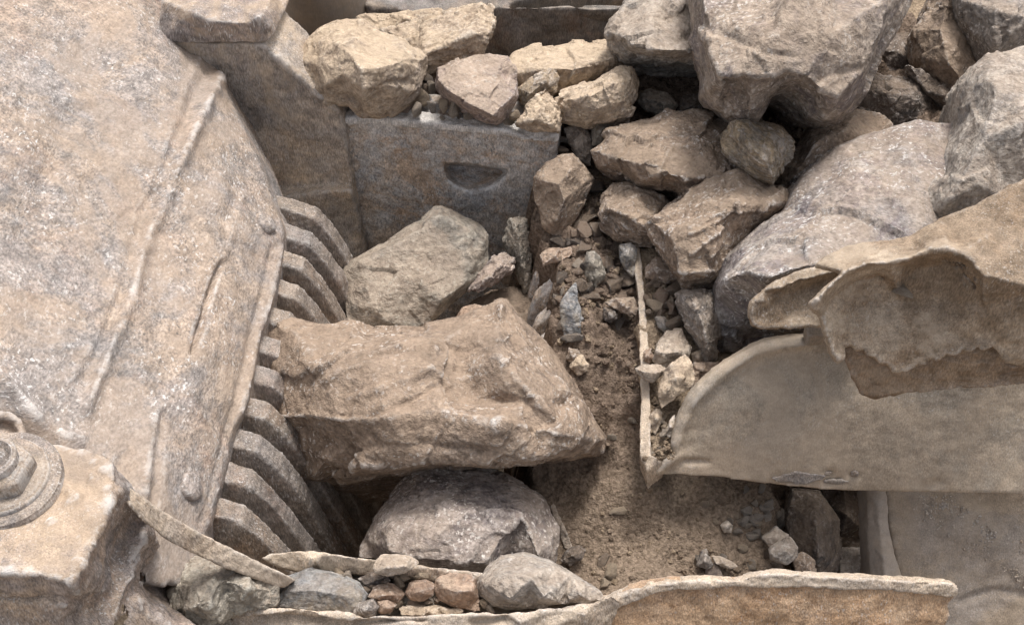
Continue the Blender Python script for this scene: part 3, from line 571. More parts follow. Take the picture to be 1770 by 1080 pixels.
bk2 = finish('steel_bracket', *bx(P(1440, 578, .3), (.16, .05, .05)), M['wallt'], .006, 2, steelrel(96, .003)); tag(bk2, 'short dark brown bracket under the curled flap', 'bracket')

# ------------------------------------------------------------------ below the chute: upright post, tan wall, block
pw = P(1640, 960, -.42); nw = np.array([0, -.75, .66]); nw /= np.linalg.norm(nw)
def onz(x, y, h=0): return (x, y, dpl(x, y, pw+nw*h, nw))
wl = plate('tan_wall', [onz(1522, 800), onz(1900, 800), onz(1900, 1200), onz(1590, 1200), onz(1552, 1000), onz(1540, 920), onz(1530, 850)], [onz(1700, 900), onz(1640, 960), onz(1590, 900), onz(1700, 1040)], (), -nw*.06, 'wallt', None, .011, 2, lambda p, n: .007*fbm(p*6, 4, .5, 97)+.0015*fbm(p*50, 3, .6, 98), [([(1600, 862), (1680, 915), (1770, 985)], 26, .012), ([(1660, 1040), (1720, 1020), (1790, 1030)], 8, -.012)])
tag(wl, 'dusty tan sloping steel wall below the chute side plate at the lower right', 'wall')
po = plate('steel_post', [onz(1497, 835, .02), onz(1520, 835, .035), onz(1531, 835, .03), onz(1536, 900, .03), onz(1548, 960, .03), onz(1566, 1020, .03), onz(1566, 1060, .03), onz(1505, 1060, .0), onz(1503, 990, .0), onz(1499, 900, .01)], [onz(1518, 880, .045), onz(1524, 940, .045), onz(1530, 1000, .045)], [(0, 1), (1, 2)], -nw*.12, 'drum', None, .006, 2, steelrel(99, .003, 15))
tag(po, 'narrow grey brown upright post beside the dark opening under the chute', 'post')
cbk = finish('concrete_block', *bx(P(1482, 985, -.62), (.14, .12, .1)), M['light'], .006, 3, rough(.12, 88, .6)); tag(cbk, 'small pale square block at the foot of the grey brown post', 'block')
# ------------------------------------------------------------------ rocks, each traced and given its own depth and thickness
rock('boulder', 'big sandy tan boulder resting on the left end of the worn cheek plate', .34, (0, .1), [(533, 74), (552, 54), (576, 37), (600, 33), (624, 35), (657, 57), (698, 68), (730, 97), (731, 125), (723, 160), (698, 181), (674, 194), (650, 200), (623, 195), (603, 177), (565, 176), (538, 149), (513, 108), (518, 91)],
     [(575, 71, .10), (606, 93, .16), (622, 118, .19), (655, 117, .18), (692, 106, .13), (630, 152, .17), (634, 183, .08), (590, 130, .13), (545, 110, .07), (680, 150, .12), (560, 150, .08), (720, 115, .06)], [(0, 1), (1, 2), (2, 3), (3, 4), (2, 5), (5, 6)], 'tan', T=.22, amp=.7, marks=[([(645, 160), (668, 147), (690, 140), (705, 142)], 4, -.012), ([(626, 120), (631, 150), (630, 180)], 4, .006)])
rock('stone_slab', 'long flat pale slab behind the sandy boulder, sloping up to the right', .28, (-.1, .5), [(660, 52), (700, 40), (762, 26), (800, 13), (833, 5), (850, 14), (854, 36), (848, 62), (830, 90), (785, 108), (735, 126), (728, 98), (704, 70)],
     [(735, 94, .09), (775, 76, .09), (813, 60, .09), (846, 60, .05), (790, 40, .04)], [(0, 1), (1, 2), (2, 3)], 'tan', T=.15, bed=(.2, -.6, .8))
rock('stone_slab', 'thin tan slab at the top edge, behind the long pale slab', .24, (0, .5), [(616, 30), (643, 24), (700, 20), (762, 14), (768, 26), (721, 40), (677, 47), (660, 56), (643, 46)], [(700, 32, .03)], (), 'tan', T=.12)
rock('boulder', 'flat faced purplish tan rock in the middle of the cheek plate top edge', .3, (-.05, .1), [(754, 136), (757, 118), (785, 106), (813, 98), (840, 92), (877, 97), (888, 119), (892, 168), (872, 204), (857, 213), (816, 200), (769, 173), (753, 150)],
     [(756, 138, .05), (779, 160, .10), (815, 182, .12), (852, 200, .11), (887, 165, .06), (860, 120, .04), (790, 120, .06), (830, 150, .09)], [(0, 1), (1, 2), (2, 3), (3, 4)], 'purp', T=.18, amp=.7)
rock('stone_slab', 'long tan slab lying below the dark rear wall', .23, (0, .3), [(884, 102), (894, 93), (925, 80), (996, 77), (1018, 74), (1060, 68), (1085, 90), (1075, 115), (1038, 134), (993, 150), (950, 165), (905, 172), (890, 150)],
     [(891, 126, .06), (942, 119, .08), (996, 120, .08), (1050, 104, .07), (960, 95, .04)], [(0, 1), (1, 2), (2, 3)], 'tan', T=.16, marks=[([(1000, 122), (1030, 108), (1050, 100)], 5, -.012)])
rock('rock', 'brownish grey wedge leaning on the long tan slab, left of the pale triangular stone', .25, (0, .1), [(896, 152), (915, 138), (955, 116), (965, 136), (959, 159), (944, 166), (915, 182), (900, 178)], [(940, 142, .05), (918, 162, .05)], [(0, 1)], 'foli', T=.1)
rock('rock', 'small pale pitted triangular rock at the right end of the cheek plate top', .28, (0, .0), [(942, 154), (952, 162), (962, 184), (968, 204), (965, 227), (940, 224), (915, 222), (893, 211), (904, 198), (918, 180)], [(940, 190, .05), (918, 208, .045), (950, 215, .05)], (), 'tan', T=.12, amp=1.5)
rock('boulder', 'tan wedge shaped rock with a smooth pale top, beside the pale pitted triangular rock', .27, (-.05, .2), [(957, 167), (976, 158), (998, 151), (1040, 130), (1072, 112), (1089, 117), (1100, 140), (1099, 172), (1088, 197), (1057, 207), (1013, 217), (974, 208), (959, 185)],
     [(985, 172, .07), (1020, 166, .09), (1057, 145, .09), (1092, 136, .05), (1030, 190, .07), (1075, 175, .06)], [(0, 1), (1, 2), (2, 3)], 'tan', T=.2)
rock('boulder', 'pale topped boulder with a black shadowed underside, touching the left of the giant rock', .38, (0, .2), [(1089, -5), (1062, 34), (1053, 59), (1062, 86, -.06), (1082, 114, -.2), (1106, 148, -.36), (1146, 149, -.4), (1215, 145, -.4), (1235, 110, -.2), (1225, 50), (1200, -30), (1130, -40)],
     [(1072, 62, .10), (1095, 80, .17), (1146, 87, .19), (1212, 88, .16), (1120, 40, .12), (1105, 112, -.12), (1160, 116, -.14)], [(0, 1), (1, 2), (2, 3)], 'light', T=.35)
rock('boulder', 'giant grey brown rock at the top with two scooped hollows in its lower edge', .50, (0, .15), [(1192, -70), (1198, 0), (1203, 49), (1215, 93), (1224, 128), (1222, 155), (1240, 182), (1268, 202), (1293, 214), (1316, 205), (1330, 185), (1338, 166), (1350, 162), (1364, 170), (1392, 198), (1421, 211), (1446, 206), (1475, 182), (1495, 152), (1510, 113), (1544, 59), (1575, 0), (1590, -70)],
     [(1212, -50, .09), (1216, 20, .13), (1228, 80, .16), (1245, 132, .22), (1272, 129, .25), (1300, 134, .26), (1335, 131, .27), (1360, 124, .27), (1397, 138, .26), (1421, 160, .22), (1450, 165, .2), (1488, 120, .17), (1520, 60, .14), (1550, -20, .12), (1380, -40, .28), (1340, 60, .30), (1440, 60, .27), (1262, 165, .11), (1295, 185, .13), (1245, 160, .14), (1318, 160, .17), (1375, 152, .14), (1395, 172, .12), (1330, 150, .2), (1436, 190, .13)],
     [(3, 4), (4, 5), (5, 6), (6, 7), (7, 8), (8, 9), (9, 10), (10, 11), (11, 12), (12, 13)], 'giant', T=.5, amp=.6, marks=[([(1258, 160), (1275, 182)], 24, -.05), ([(1372, 152), (1396, 176)], 22, -.05), ([(1232, 90), (1250, 135), (1275, 128), (1335, 130)], 5, .008), ([(1250, 60), (1320, 90), (1370, 100)], 6, -.008)])
rock('boulder', 'large brown rock with a pale dusty top, lying under the striped stone', .2, (-.05, .35), [(1020, 260), (1043, 248), (1055, 229), (1121, 209), (1165, 192), (1215, 194), (1254, 206), (1274, 251), (1290, 290, -.05), (1244, 322, -.12), (1205, 340, -.16), (1160, 345, -.16), (1106, 326, -.08), (1072, 310, -.05), (1038, 290)],
     [(1026, 262, .02), (1072, 275, .10), (1136, 288, .15), (1150, 300, .16), (1178, 306, .17), (1244, 306, .13), (1276, 292, .08), (1130, 240, .08), (1200, 250, .1), (1110, 308, .08), (1190, 328, .1)], [(0, 1), (1, 2), (2, 3), (3, 4), (4, 5), (5, 6)], 'brown', T=.3, marks=[([(1115, 286), (1140, 290), (1150, 300)], 5, -.012), ([(1150, 302), (1180, 310), (1215, 306)], 4, .008)])
rock('rock', 'ochre striped layered stone with a pointed tip, wedged below the giant rock', .36, (.1, .45), [(1274, 204), (1308, 207), (1352, 221), (1372, 246), (1370, 268), (1350, 298), (1335, 316), (1308, 306), (1283, 286), (1254, 266), (1247, 242), (1258, 222)],
     [(1276, 213, .09), (1262, 240, .04), (1300, 255, .11), (1322, 278, .12), (1336, 306, .06), (1340, 240, .06)], [(0, 2), (2, 3), (3, 4)], 'foli', T=.14, bed=(.8, .5, .3), amp=.6)
rock('boulder', 'rounded brown rock between the striped stone and the large grey violet boulder', .21, (0, .3), [(1352, 315), (1350, 285), (1370, 266), (1387, 250), (1397, 226), (1431, 211), (1480, 187), (1515, 197), (1540, 218), (1500, 300), (1420, 345), (1372, 336), (1357, 334)], [(1380, 290, .07), (1410, 250, .09), (1460, 225, .08), (1430, 290, .05)], [(0, 1), (1, 2)], 'brown', T=.25, amp=.7)
rock('boulder', 'large grey violet boulder with a bright speckled top and dark front, lying inside the chute', .30, (-.12, .45), [(1583, 208), (1534, 221), (1490, 236), (1451, 256), (1420, 280), (1392, 300), (1376, 325), (1362, 364), (1325, 391), (1290, 416), (1264, 442), (1244, 488), (1233, 552, -.1), (1231, 611, -.22), (1246, 626, -.26), (1290, 610, -.26), (1341, 592, -.24), (1380, 570, -.2), (1480, 545), (1600, 510), (1670, 420), (1690, 300), (1670, 210)],
     [(1256, 480, .16), (1290, 468, .22), (1330, 480, .25), (1370, 466, .25), (1410, 455, .24), (1470, 455, .2), (1280, 560, -.06), (1340, 550, -.05), (1400, 540, -.03), (1420, 380, .14), (1500, 340, .13), (1590, 320, .11), (1560, 260, .06), (1480, 290, .08), (1330, 425, .17), (1600, 440, .14)], [(0, 1), (1, 2), (2, 3), (3, 4), (4, 5)], 'blue', T=.5, amp=.45)
rock('boulder', 'smooth light grey boulder at the right edge above the bent plate', .52, (-.05, .3), [(1850, 70), (1770, 86), (1711, 101), (1687, 118), (1673, 147), (1670, 211), (1650, 256), (1637, 295), (1608, 325), (1593, 340), (1606, 369), (1628, 380), (1700, 360), (1860, 310)], [(1720, 150, .12), (1700, 240, .12), (1660, 310, .1), (1640, 345, .08), (1800, 200, .14), (1690, 320, .1)], (), 'light', T=.4, amp=.6)
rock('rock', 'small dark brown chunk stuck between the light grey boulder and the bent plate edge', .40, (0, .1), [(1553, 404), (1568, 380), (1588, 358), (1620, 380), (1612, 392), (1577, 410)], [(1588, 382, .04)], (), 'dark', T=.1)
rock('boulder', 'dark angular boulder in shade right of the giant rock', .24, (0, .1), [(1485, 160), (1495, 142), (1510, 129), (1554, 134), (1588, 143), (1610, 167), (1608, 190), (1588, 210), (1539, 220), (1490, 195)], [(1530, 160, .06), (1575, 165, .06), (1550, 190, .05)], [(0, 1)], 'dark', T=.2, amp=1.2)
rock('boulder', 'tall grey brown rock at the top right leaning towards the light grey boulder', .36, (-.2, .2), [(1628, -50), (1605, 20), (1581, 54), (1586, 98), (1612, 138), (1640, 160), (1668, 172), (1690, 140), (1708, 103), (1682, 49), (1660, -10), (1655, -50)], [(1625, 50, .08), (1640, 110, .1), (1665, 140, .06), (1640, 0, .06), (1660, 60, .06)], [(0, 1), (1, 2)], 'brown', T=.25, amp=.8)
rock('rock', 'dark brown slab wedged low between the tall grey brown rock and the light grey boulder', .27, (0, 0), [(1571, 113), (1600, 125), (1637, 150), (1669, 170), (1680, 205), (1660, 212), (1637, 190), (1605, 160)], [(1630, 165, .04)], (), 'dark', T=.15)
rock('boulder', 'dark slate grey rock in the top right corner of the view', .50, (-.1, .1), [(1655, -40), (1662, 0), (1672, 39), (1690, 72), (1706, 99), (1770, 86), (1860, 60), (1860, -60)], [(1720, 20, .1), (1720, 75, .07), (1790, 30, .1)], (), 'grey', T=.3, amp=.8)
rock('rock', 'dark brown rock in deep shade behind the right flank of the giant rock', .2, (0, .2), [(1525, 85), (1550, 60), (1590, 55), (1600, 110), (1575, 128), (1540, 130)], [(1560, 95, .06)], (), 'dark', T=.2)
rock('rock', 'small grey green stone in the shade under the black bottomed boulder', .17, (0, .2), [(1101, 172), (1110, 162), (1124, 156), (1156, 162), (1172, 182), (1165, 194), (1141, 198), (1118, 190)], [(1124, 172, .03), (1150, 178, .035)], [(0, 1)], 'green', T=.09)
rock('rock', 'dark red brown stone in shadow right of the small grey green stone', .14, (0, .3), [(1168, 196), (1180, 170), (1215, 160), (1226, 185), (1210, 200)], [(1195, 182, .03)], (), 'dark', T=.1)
rock('rock', 'pale grey upright stone just right of the cheek plate corner', .12, (0, -.1), [(976, 222), (995, 218), (1013, 221), (1020, 235), (1026, 252), (1020, 285), (1003, 276), (986, 248)], [(1005, 235, .035), (1008, 262, .03)], (), 'grey', T=.1, amp=.8)
rock('rock', 'grey green knobbly stone left of the large brown rock', .16, (0, 0), [(1023, 222), (1032, 208), (1047, 202), (1052, 215), (1052, 232), (1043, 252), (1026, 250)], [(1038, 225, .03)], (), 'green', T=.08)
rock('rock', 'small tan stick shaped stone lying above the large brown rock', .18, (0, .3), [(1048, 208), (1062, 201), (1087, 202), (1086, 212), (1062, 218), (1050, 222)], [(1068, 208, .02)], (), 'brown', T=.05)
rock('boulder', 'squat brown rock with layered pale edge, under the left end of the large brown rock', .11, (0, .2), [(1038, 369), (1048, 340), (1062, 320), (1085, 317), (1146, 338), (1160, 360), (1150, 395), (1141, 422), (1100, 424), (1068, 413), (1046, 392)], [(1052, 360, .07), (1080, 372, .09), (1120, 392, .09), (1100, 340, .05), (1080, 395, .06)], [(0, 1), (1, 2)], 'brown', T=.22, bed=(.2, -.3, .9), marks=[([(1050, 372), (1078, 380), (1100, 400)], 4, -.014)])
rock('boulder', 'brown angular rock crossed by a white vein, left of the large grey violet boulder', .23, (-.05, .3), [(1126, 384), (1160, 358), (1205, 329), (1245, 310), (1279, 297), (1318, 315), (1357, 329), (1366, 354), (1342, 370), (1300, 400), (1270, 440), (1251, 474), (1236, 502, -.14), (1210, 502, -.16), (1181, 498, -.12), (1159, 450), (1143, 420)],
     [(1134, 390, .05), (1165, 415, .12), (1195, 396, .15), (1235, 372, .15), (1274, 355, .14), (1330, 352, .07), (1270, 325, .07), (1180, 470, .12), (1225, 478, .1), (1230, 425, .13), (1195, 440, .14), (1200, 490, .02)], [(0, 2), (2, 3), (3, 4), (4, 5), (7, 8), (1, 7)], 'brown', T=.35, marks=[([(1195, 405), (1235, 385), (1262, 365), (1320, 360)], 4, .010), ([(1195, 440), (1225, 415), (1250, 385)], 3, .010), ([(1165, 455), (1180, 470), (1235, 468)], 5, .010)])
rock('rock', 'grey brown upright rock in the chute, left of the grey violet boulder front', .09, (.1, 0), [(1170, 507), (1188, 500), (1235, 505), (1250, 540), (1242, 590), (1238, 620), (1222, 626), (1205, 590), (1184, 556)], [(1195, 515, .06), (1215, 560, .07), (1225, 605, .05)], [(0, 1), (1, 2)], 'grey', T=.2)
rock('rock', 'dull brown block under the brown vein crossed rock, behind the chute lip', .06, (0, .2), [(1118, 480), (1118, 462), (1135, 444), (1165, 448), (1185, 470), (1178, 486), (1150, 490)], [(1135, 462, .04), (1160, 470, .04)], [(0, 1)], 'brown', T=.12, amp=.7)
rock('rock', 'grey smooth stone behind the top of the chute lip', .06, (0, 0), [(1072, 425), (1090, 420), (1100, 430), (1098, 455), (1095, 480), (1082, 465), (1073, 445)], [(1085, 440, .03)], (), 'slate', T=.1, amp=.6)
rock('rock', 'pale grey flat topped stone with a blue layered front, on the chute tray', .05, (0, .3), [(1130, 624), (1137, 597), (1153, 573), (1177, 569), (1184, 585), (1194, 602), (1188, 616), (1170, 622), (1150, 634), (1138, 630)], [(1134, 606, .03), (1150, 610, .035), (1172, 609, .035), (1165, 585, .02)], [(0, 1), (1, 2)], 'pale', T=.09, amp=.7, group='tray')
rock('rock', 'sandy oval stone leaning beside the rounded rim of the chute side plate', .09, (-.15, .2), [(1140, 668), (1149, 645), (1164, 629), (1184, 615), (1195, 626), (1200, 646), (1196, 668), (1160, 692), (1144, 706), (1140, 690)], [(1170, 650, .03), (1155, 675, .03)], (), 'tan', T=.06, amp=.8, group='tray')
rock('rock', 'small pale pinkish stone balanced across the chute lip', .07, (0, .3), [(1098, 637), (1114, 631), (1142, 632), (1149, 639), (1140, 650), (1128, 660), (1110, 653)], [(1110, 642, .025), (1135, 645, .025)], [(0, 1)], 'pale', T=.06, group='tray')
rock('rock', 'small glossy bluish white stone near the chute lip', .04, (0, .2), [(1133, 549), (1149, 547), (1160, 562), (1158, 572), (1149, 574), (1139, 566)], [(1147, 560, .02)], (), 'slate', T=.05, group='tray')
rock('rock', 'thin tan upright sliver of stone low in the chute corner', .0, (0, 0), [(1124, 720), (1135, 706), (1144, 713), (1142, 730), (1133, 749), (1124, 741)], [(1134, 726, .02)], (), 'tan', T=.04, group='tray')
rock('rock', 'pinkish brown flat stone touching the curved rim of the chute side plate', .02, (0, .3), [(1202, 630), (1220, 626), (1242, 627), (1216, 658), (1202, 674), (1197, 650)], [(1215, 640, .02)], (), 'reddish', T=.08, group='tray')
rock('rock', 'small tan stone between the sandy oval stone and the grey brown upright rock', .02, (0, .2), [(1196, 612), (1212, 604), (1218, 618), (1212, 628), (1200, 630)], [(1207, 617, .02)], (), 'tan', T=.06, group='tray')
rock('rock', 'pale sliver of stone standing against the inside of the chute rim corner', .0, (0, 0), [(1150, 748), (1158, 728), (1168, 716), (1164, 740), (1158, 756)], [(1158, 738, .015)], (), 'pale', T=.05, group='tray')
rock('rock', 'small orange tan stone standing beside the pale grey flat topped stone', .03, (0, 0), [(1112, 622), (1114, 608), (1126, 602), (1128, 618), (1122, 628)], [(1120, 615, .02)], (), 'reddish', T=.05, group='tray')
# in the chamber
rock('stone_slab', 'big flat grey green slab leaning against the cheek plate inside the chamber', -.12, (.1, .35), [(587, 473), (607, 453), (653, 427), (700, 396), (750, 363), (763, 361), (790, 372), (830, 393), (843, 407), (845, 457), (823, 487), (787, 517), (753, 547), (717, 568), (673, 570), (637, 566), (600, 554), (596, 495)],
     [(612, 462, .03), (627, 449, .05), (687, 421, .07), (760, 373, .07), (812, 395, .06), (838, 420, .04), (720, 480, .07), (640, 530, .06), (760, 520, .06), (806, 490, .05), (670, 558, .04)], [(0, 1), (1, 2), (2, 3), (3, 4), (4, 5)], 'green', T=.2, amp=.5, group='chamber', marks=[([(640, 437), (690, 410), (728, 390)], 3, -.010)])
rock('stone_slab', 'narrow grey stick shaped slab standing upright against the cheek plate', -.14, (-.2, -.3), [(871, 418), (876, 395), (880, 378), (900, 375), (912, 380), (914, 420), (917, 462), (922, 502), (905, 506), (896, 480), (887, 455)], [(893, 390, .03), (900, 440, .035), (908, 490, .03)], [(0, 1), (1, 2)], 'green', T=.1, bed=(1, .1, 0), amp=1., group='chamber', smooth=2)
rock('rock', 'small brown grey oblong rock between the flat grey green slab and the upright stick slab', -.13, (.1, .3), [(813, 500), (830, 473), (853, 447), (873, 438), (888, 447), (884, 467), (853, 490), (830, 504)], [(838, 484, .03), (865, 460, .035)], [(0, 1)], 'purp', T=.08, bed=(-.5, .5, .3), amp=1.3, group='chamber')
rock('boulder', 'dusty brown rock half hidden behind the big brown boulder, under the flat slab', -.3, (0, .35), [(770, 560), (790, 545), (813, 528), (850, 505), (890, 498), (920, 508), (940, 560), (930, 600), (800, 600)], [(850, 535, .04), (900, 530, .04)], (), 'brown', T=.2, amp=.6, group='chamber')
rock('rock', 'small pink brown rock tip just above the big brown boulder', -.2, (0, .1), [(786, 552), (800, 532), (820, 526), (838, 532), (832, 560), (800, 575)], [(812, 545, .03)], (), 'reddish', T=.1, amp=.5, group='chamber')
rock('boulder', 'biggest boulder, dusty brown, wedged in the middle of the jaw opening', .02, (0, .12), [(450, 580), (464, 556), (486, 547), (524, 553), (552, 561), (581, 563), (596, 557), (612, 556), (624, 557), (637, 569), (680, 571), (721, 571), (792, 558), (810, 549), (827, 539), (843, 527), (859, 518), (871, 519), (894, 546), (920, 572), (950, 606), (989, 655), (1017, 711), (1042, 758), (1040, 780), (1003, 790, -.05), (933, 800, -.1), (862, 807, -.1), (800, 812, -.1), (740, 820, -.15), (700, 850, -.3), (640, 868, -.4), (560, 860, -.36), (524, 826, -.06), (505, 770), (490, 739), (472, 690), (460, 660), (456, 610)],
     [(505, 570, .06), (546, 624, .17), (584, 612, .19), (608, 572, .08), (630, 612, .20), (690, 598, .19), (746, 602, .19), (758, 594, .17), (809, 560, .09), (862, 560, .11), (866, 530, .09), (858, 614, .22), (894, 655, .25), (933, 696, .25), (968, 732, .25), (1001, 756, .18), (792, 655, .185), (827, 688, .20), (757, 672, .23), (775, 690, .225), (880, 695, .22), (920, 705, .23), (488, 722, .10), (540, 718, .17), (591, 726, .24), (607, 770, .18), (614, 805, .20), (560, 800, .12), (535, 770, .10), (545, 823, .08), (600, 815, .12), (660, 804, .22), (739, 800, .24), (862, 797, .25), (930, 790, .24), (970, 780, .22), (999, 766, .18), (669, 720, .30), (757, 712, .28), (860, 735, .30), (560, 640, .20), (500, 640, .10), (650, 650, .25), (720, 640, .24), (640, 836, -.16), (700, 826, -.08), (585, 838, -.14), (960, 650, .12), (1000, 710, .12), (910, 600, .12)],
     [(1, 2), (2, 4), (4, 5), (5, 6), (11, 12), (12, 13), (13, 14), (14, 15), (22, 23), (23, 24), (24, 25), (25, 26), (26, 31), (31, 32), (32, 33), (33, 34), (34, 35), (35, 36)], 'big', T=.55, amp=.62, fine=1.3, group='chamber', voxel=.0072,
     marks=[([(545, 622), (575, 603), (600, 578)], 6, -.016), ([(686, 603), (705, 594), (745, 594), (752, 610)], 4, .010), ([(640, 616), (690, 606), (700, 600)], 5, -.010), ([(765, 660), (790, 690), (840, 695), (920, 690)], 7, -.010), ([(690, 640), (740, 640), (775, 665)], 6, .010),
            ([(490, 720), (540, 716), (590, 724)], 4, .010), ([(605, 780), (618, 806)], 5, -.014), ([(800, 640), (815, 650), (812, 680)], 10, -.010), ([(640, 720), (720, 690), (760, 665)], 5, -.007), ([(600, 690), (680, 668), (740, 640)], 7, .008), ([(560, 660), (590, 640), (640, 628)], 5, .008), ([(860, 735), (930, 742), (985, 752)], 6, .008), ([(640, 770), (730, 765), (830, 778)], 6, -.006), ([(872, 560), (905, 610), (950, 660), (985, 720)], 5, -.008), ([(890, 570), (930, 620), (975, 680)], 4, .007)])
rock('boulder', 'grey violet speckled boulder below the biggest brown boulder, near the bottom', -.15, (0, .35), [(622, 962), (635, 928), (648, 898), (660, 876), (676, 856), (692, 834), (710, 814), (729, 808), (767, 816), (805, 817), (844, 819), (872, 828), (898, 842), (922, 854), (940, 866), (948, 888), (965, 914), (963, 948), (956, 982), (900, 990), (845, 988), (790, 984), (729, 976), (656, 965)],
     [(648, 905, .03), (668, 908, .10), (673, 952, .12), (725, 966, .13), (790, 972, .13), (838, 975, .13), (930, 960, .1), (810, 880, .14), (720, 840, .06), (900, 890, .1), (760, 920, .15)], [(1, 2), (2, 3), (3, 4), (4, 5)], 'pgrey', T=.35, amp=.55, group='chamber')
rock('rock', 'brown falling rock caught in mid air between the cheek plate and the brown fines', .10, (.1, 0), [(923, 310), (932, 295), (945, 282), (961, 274), (976, 268), (990, 266), (1005, 285), (1026, 308), (1014, 338), (993, 380), (980, 396), (968, 408), (954, 402), (939, 390), (928, 348)], [(935, 312, .05), (965, 318, .09), (985, 295, .08), (975, 345, .08), (962, 380, .05), (1005, 320, .04)], [(0, 1), (1, 2), (1, 3), (3, 4)], 'brown', T=.14, amp=.5, group='chamber', smooth=5)
# on the near ledge
rock('boulder', 'pale grey rounded triangular rock on the near ledge, in front of the violet speckled boulder', .10, (-.05, .3), [(825, 1014), (829, 1000), (840, 986), (867, 969), (906, 962), (926, 967), (955, 980), (985, 994), (1036, 1024), (1040, 1036), (1000, 1042), (944, 1048), (883, 1054), (852, 1046), (830, 1030)], [(846, 1010, .06), (870, 990, .07), (919, 998, .08), (940, 1030, .07), (880, 1035, .08), (1000, 1025, .04)], [(2, 3)], 'light', T=.2, amp=.6, group='ledge')
rock('rock', 'grey green jagged rock at the left end of the near ledge, beside the flange', .20, (0, .25), [(290, 1020), (300, 1000), (312, 985), (335, 970), (358, 969), (381, 975), (415, 982), (446, 996), (470, 1020), (468, 1046), (430, 1050), (400, 1060), (380, 1090), (325, 1092), (297, 1056)], [(330, 1010, .07), (380, 1000, .07), (360, 1045, .09), (430, 1015, .06), (320, 1050, .06)], [(0, 2), (1, 3)], 'green', T=.2, group='ledge', amp=1.2, marks=[([(385, 985), (430, 1005), (420, 1030)], 4, .010)])
rock('stone_slab', 'flat blue grey stone with a tan right half, on the near ledge', .12, (0, .4), [(470, 1010), (483, 1003), (497, 997), (531, 988), (568, 994), (595, 1002), (619, 1010), (632, 1028), (626, 1050), (619, 1060), (571, 1057), (520, 1052), (481, 1047)], [(500, 1020, .03), (550, 1020, .035), (600, 1030, .035)], [(0, 1), (1, 2)], 'slate', T=.12, amp=.5, group='ledge')
rock('stone', 'flat pale cream stone lying on the back strip of the near ledge', .17, (0, .5), [(646, 981), (650, 970), (658, 962), (685, 961), (711, 962), (724, 974), (710, 984), (693, 991), (663, 994), (650, 989)], [(670, 980, .03), (700, 978, .03)], [(0, 1)], 'pale', T=.06, amp=.7, group='ledge')
rock('rock', 'tan brown block with a sharp ridge, left of the pale rounded triangular rock', .10, (0, .2), [(751, 1018), (755, 1000), (785, 994), (816, 996), (826, 1032), (829, 1056), (782, 1050), (758, 1036)], [(785, 1022, .06), (815, 1020, .05), (770, 1015, .04)], [(0, 1)], 'reddish', T=.1, amp=.8, group='ledge')
rock('stone', 'reddish tan faceted stone in the middle of the ledge rubble', .10, (0, .2), [(636, 1032), (649, 1015), (677, 1011), (697, 1027), (687, 1041), (650, 1043)], [(660, 1028, .03), (680, 1028, .03)], [(0, 1)], 'reddish', T=.06, group='ledge')
rock('stone', 'rounded brown stone right of the reddish tan faceted stone', .11, (0, .2), [(700, 1025), (710, 1008), (735, 1005), (750, 1014), (747, 1028), (727, 1039), (708, 1036)], [(724, 1022, .04)], (), 'reddish', T=.07, amp=.7, group='ledge')
rock('stone', 'grey split stone at the front of the ledge rubble beside the flat blue grey stone', .12, (0, .1), [(612, 1058), (619, 1046), (643, 1037), (652, 1050), (646, 1062), (636, 1068), (619, 1068)], [(632, 1053, .03)], (), 'grey', T=.05, bed=(.7, 0, .5), group='ledge')
rock('stone', 'small pinkish stone at the front of the ledge rubble, right of the grey split stone', .11, (0, .2), [(653, 1040), (668, 1038), (684, 1047), (672, 1060), (655, 1060)], [(668, 1050, .025)], (), 'reddish', T=.05, group='ledge')
rock('stone', 'flat dark grey stone against the ledge strip under the pale cream stone', .09, (0, .3), [(620, 1000), (640, 990), (668, 996), (676, 1006), (650, 1012), (630, 1010)], [(650, 1002, .02)], (), 'dark', T=.05, group='ledge')
rock('stone', 'long low tan stone at the front of the ledge rubble', .09, (0, .3), [(690, 1052), (715, 1047), (760, 1050), (800, 1056), (790, 1064), (730, 1064), (695, 1062)], [(740, 1056, .02)], (), 'tan', T=.05, group='ledge')
# on the fines beside the lip
rock('stone', 'grey brown oblong stone standing on the brown fines left of the chute lip', .03, (0, -.1), [(1011, 450), (1016, 438), (1028, 435), (1037, 450), (1047, 470), (1042, 485), (1028, 498), (1017, 490), (1013, 472)], [(1026, 455, .03), (1032, 480, .03)], [(0, 1)], 'green', T=.08, group='loose')
rock('stone_slab', 'blue grey flat slab set in the brown fines', .02, (.15, .0), [(970, 525), (980, 505), (995, 490), (999, 520), (1005, 545), (1017, 566), (1000, 580), (979, 590), (971, 560)], [(986, 530, .02), (995, 560, .02)], (), 'slate', T=.06, amp=.6, group='loose')
rock('stone', 'flat tan stone lying against the chute lip', .03, (0, .3), [(1046, 523), (1065, 517), (1094, 516), (1103, 535), (1098, 545), (1070, 537)], [(1076, 527, .025)], (), 'brown', T=.06, group='loose')
rock('stone', 'dark brown block under the flat tan stone by the chute lip', .0, (0, 0), [(1045, 532), (1062, 536), (1068, 550), (1056, 558), (1045, 552)], [(1056, 545, .02)], (), 'dark', T=.06, group='loose')
rock('stone', 'pale brown angular stone at the right flank of the biggest boulder', -.02, (0, .1), [(986, 634), (996, 620), (1005, 614), (1017, 630), (1014, 640), (1000, 648)], [(1002, 630, .025)], (), 'tan', T=.05, group='loose')
rock('stone', 'brown stone just behind the pale brown angular stone', -.02, (0, .1), [(980, 620), (984, 602), (998, 606), (1003, 616), (992, 632)], [(991, 615, .02)], (), 'brown', T=.05, group='loose')
rock('stone', 'flat reddish brown stone in the fines below the falling rock', .02, (0, .4), [(933, 440), (950, 430), (985, 428), (990, 440), (965, 452), (940, 458)], [(960, 441, .02)], (), 'reddish', T=.05, group='loose')
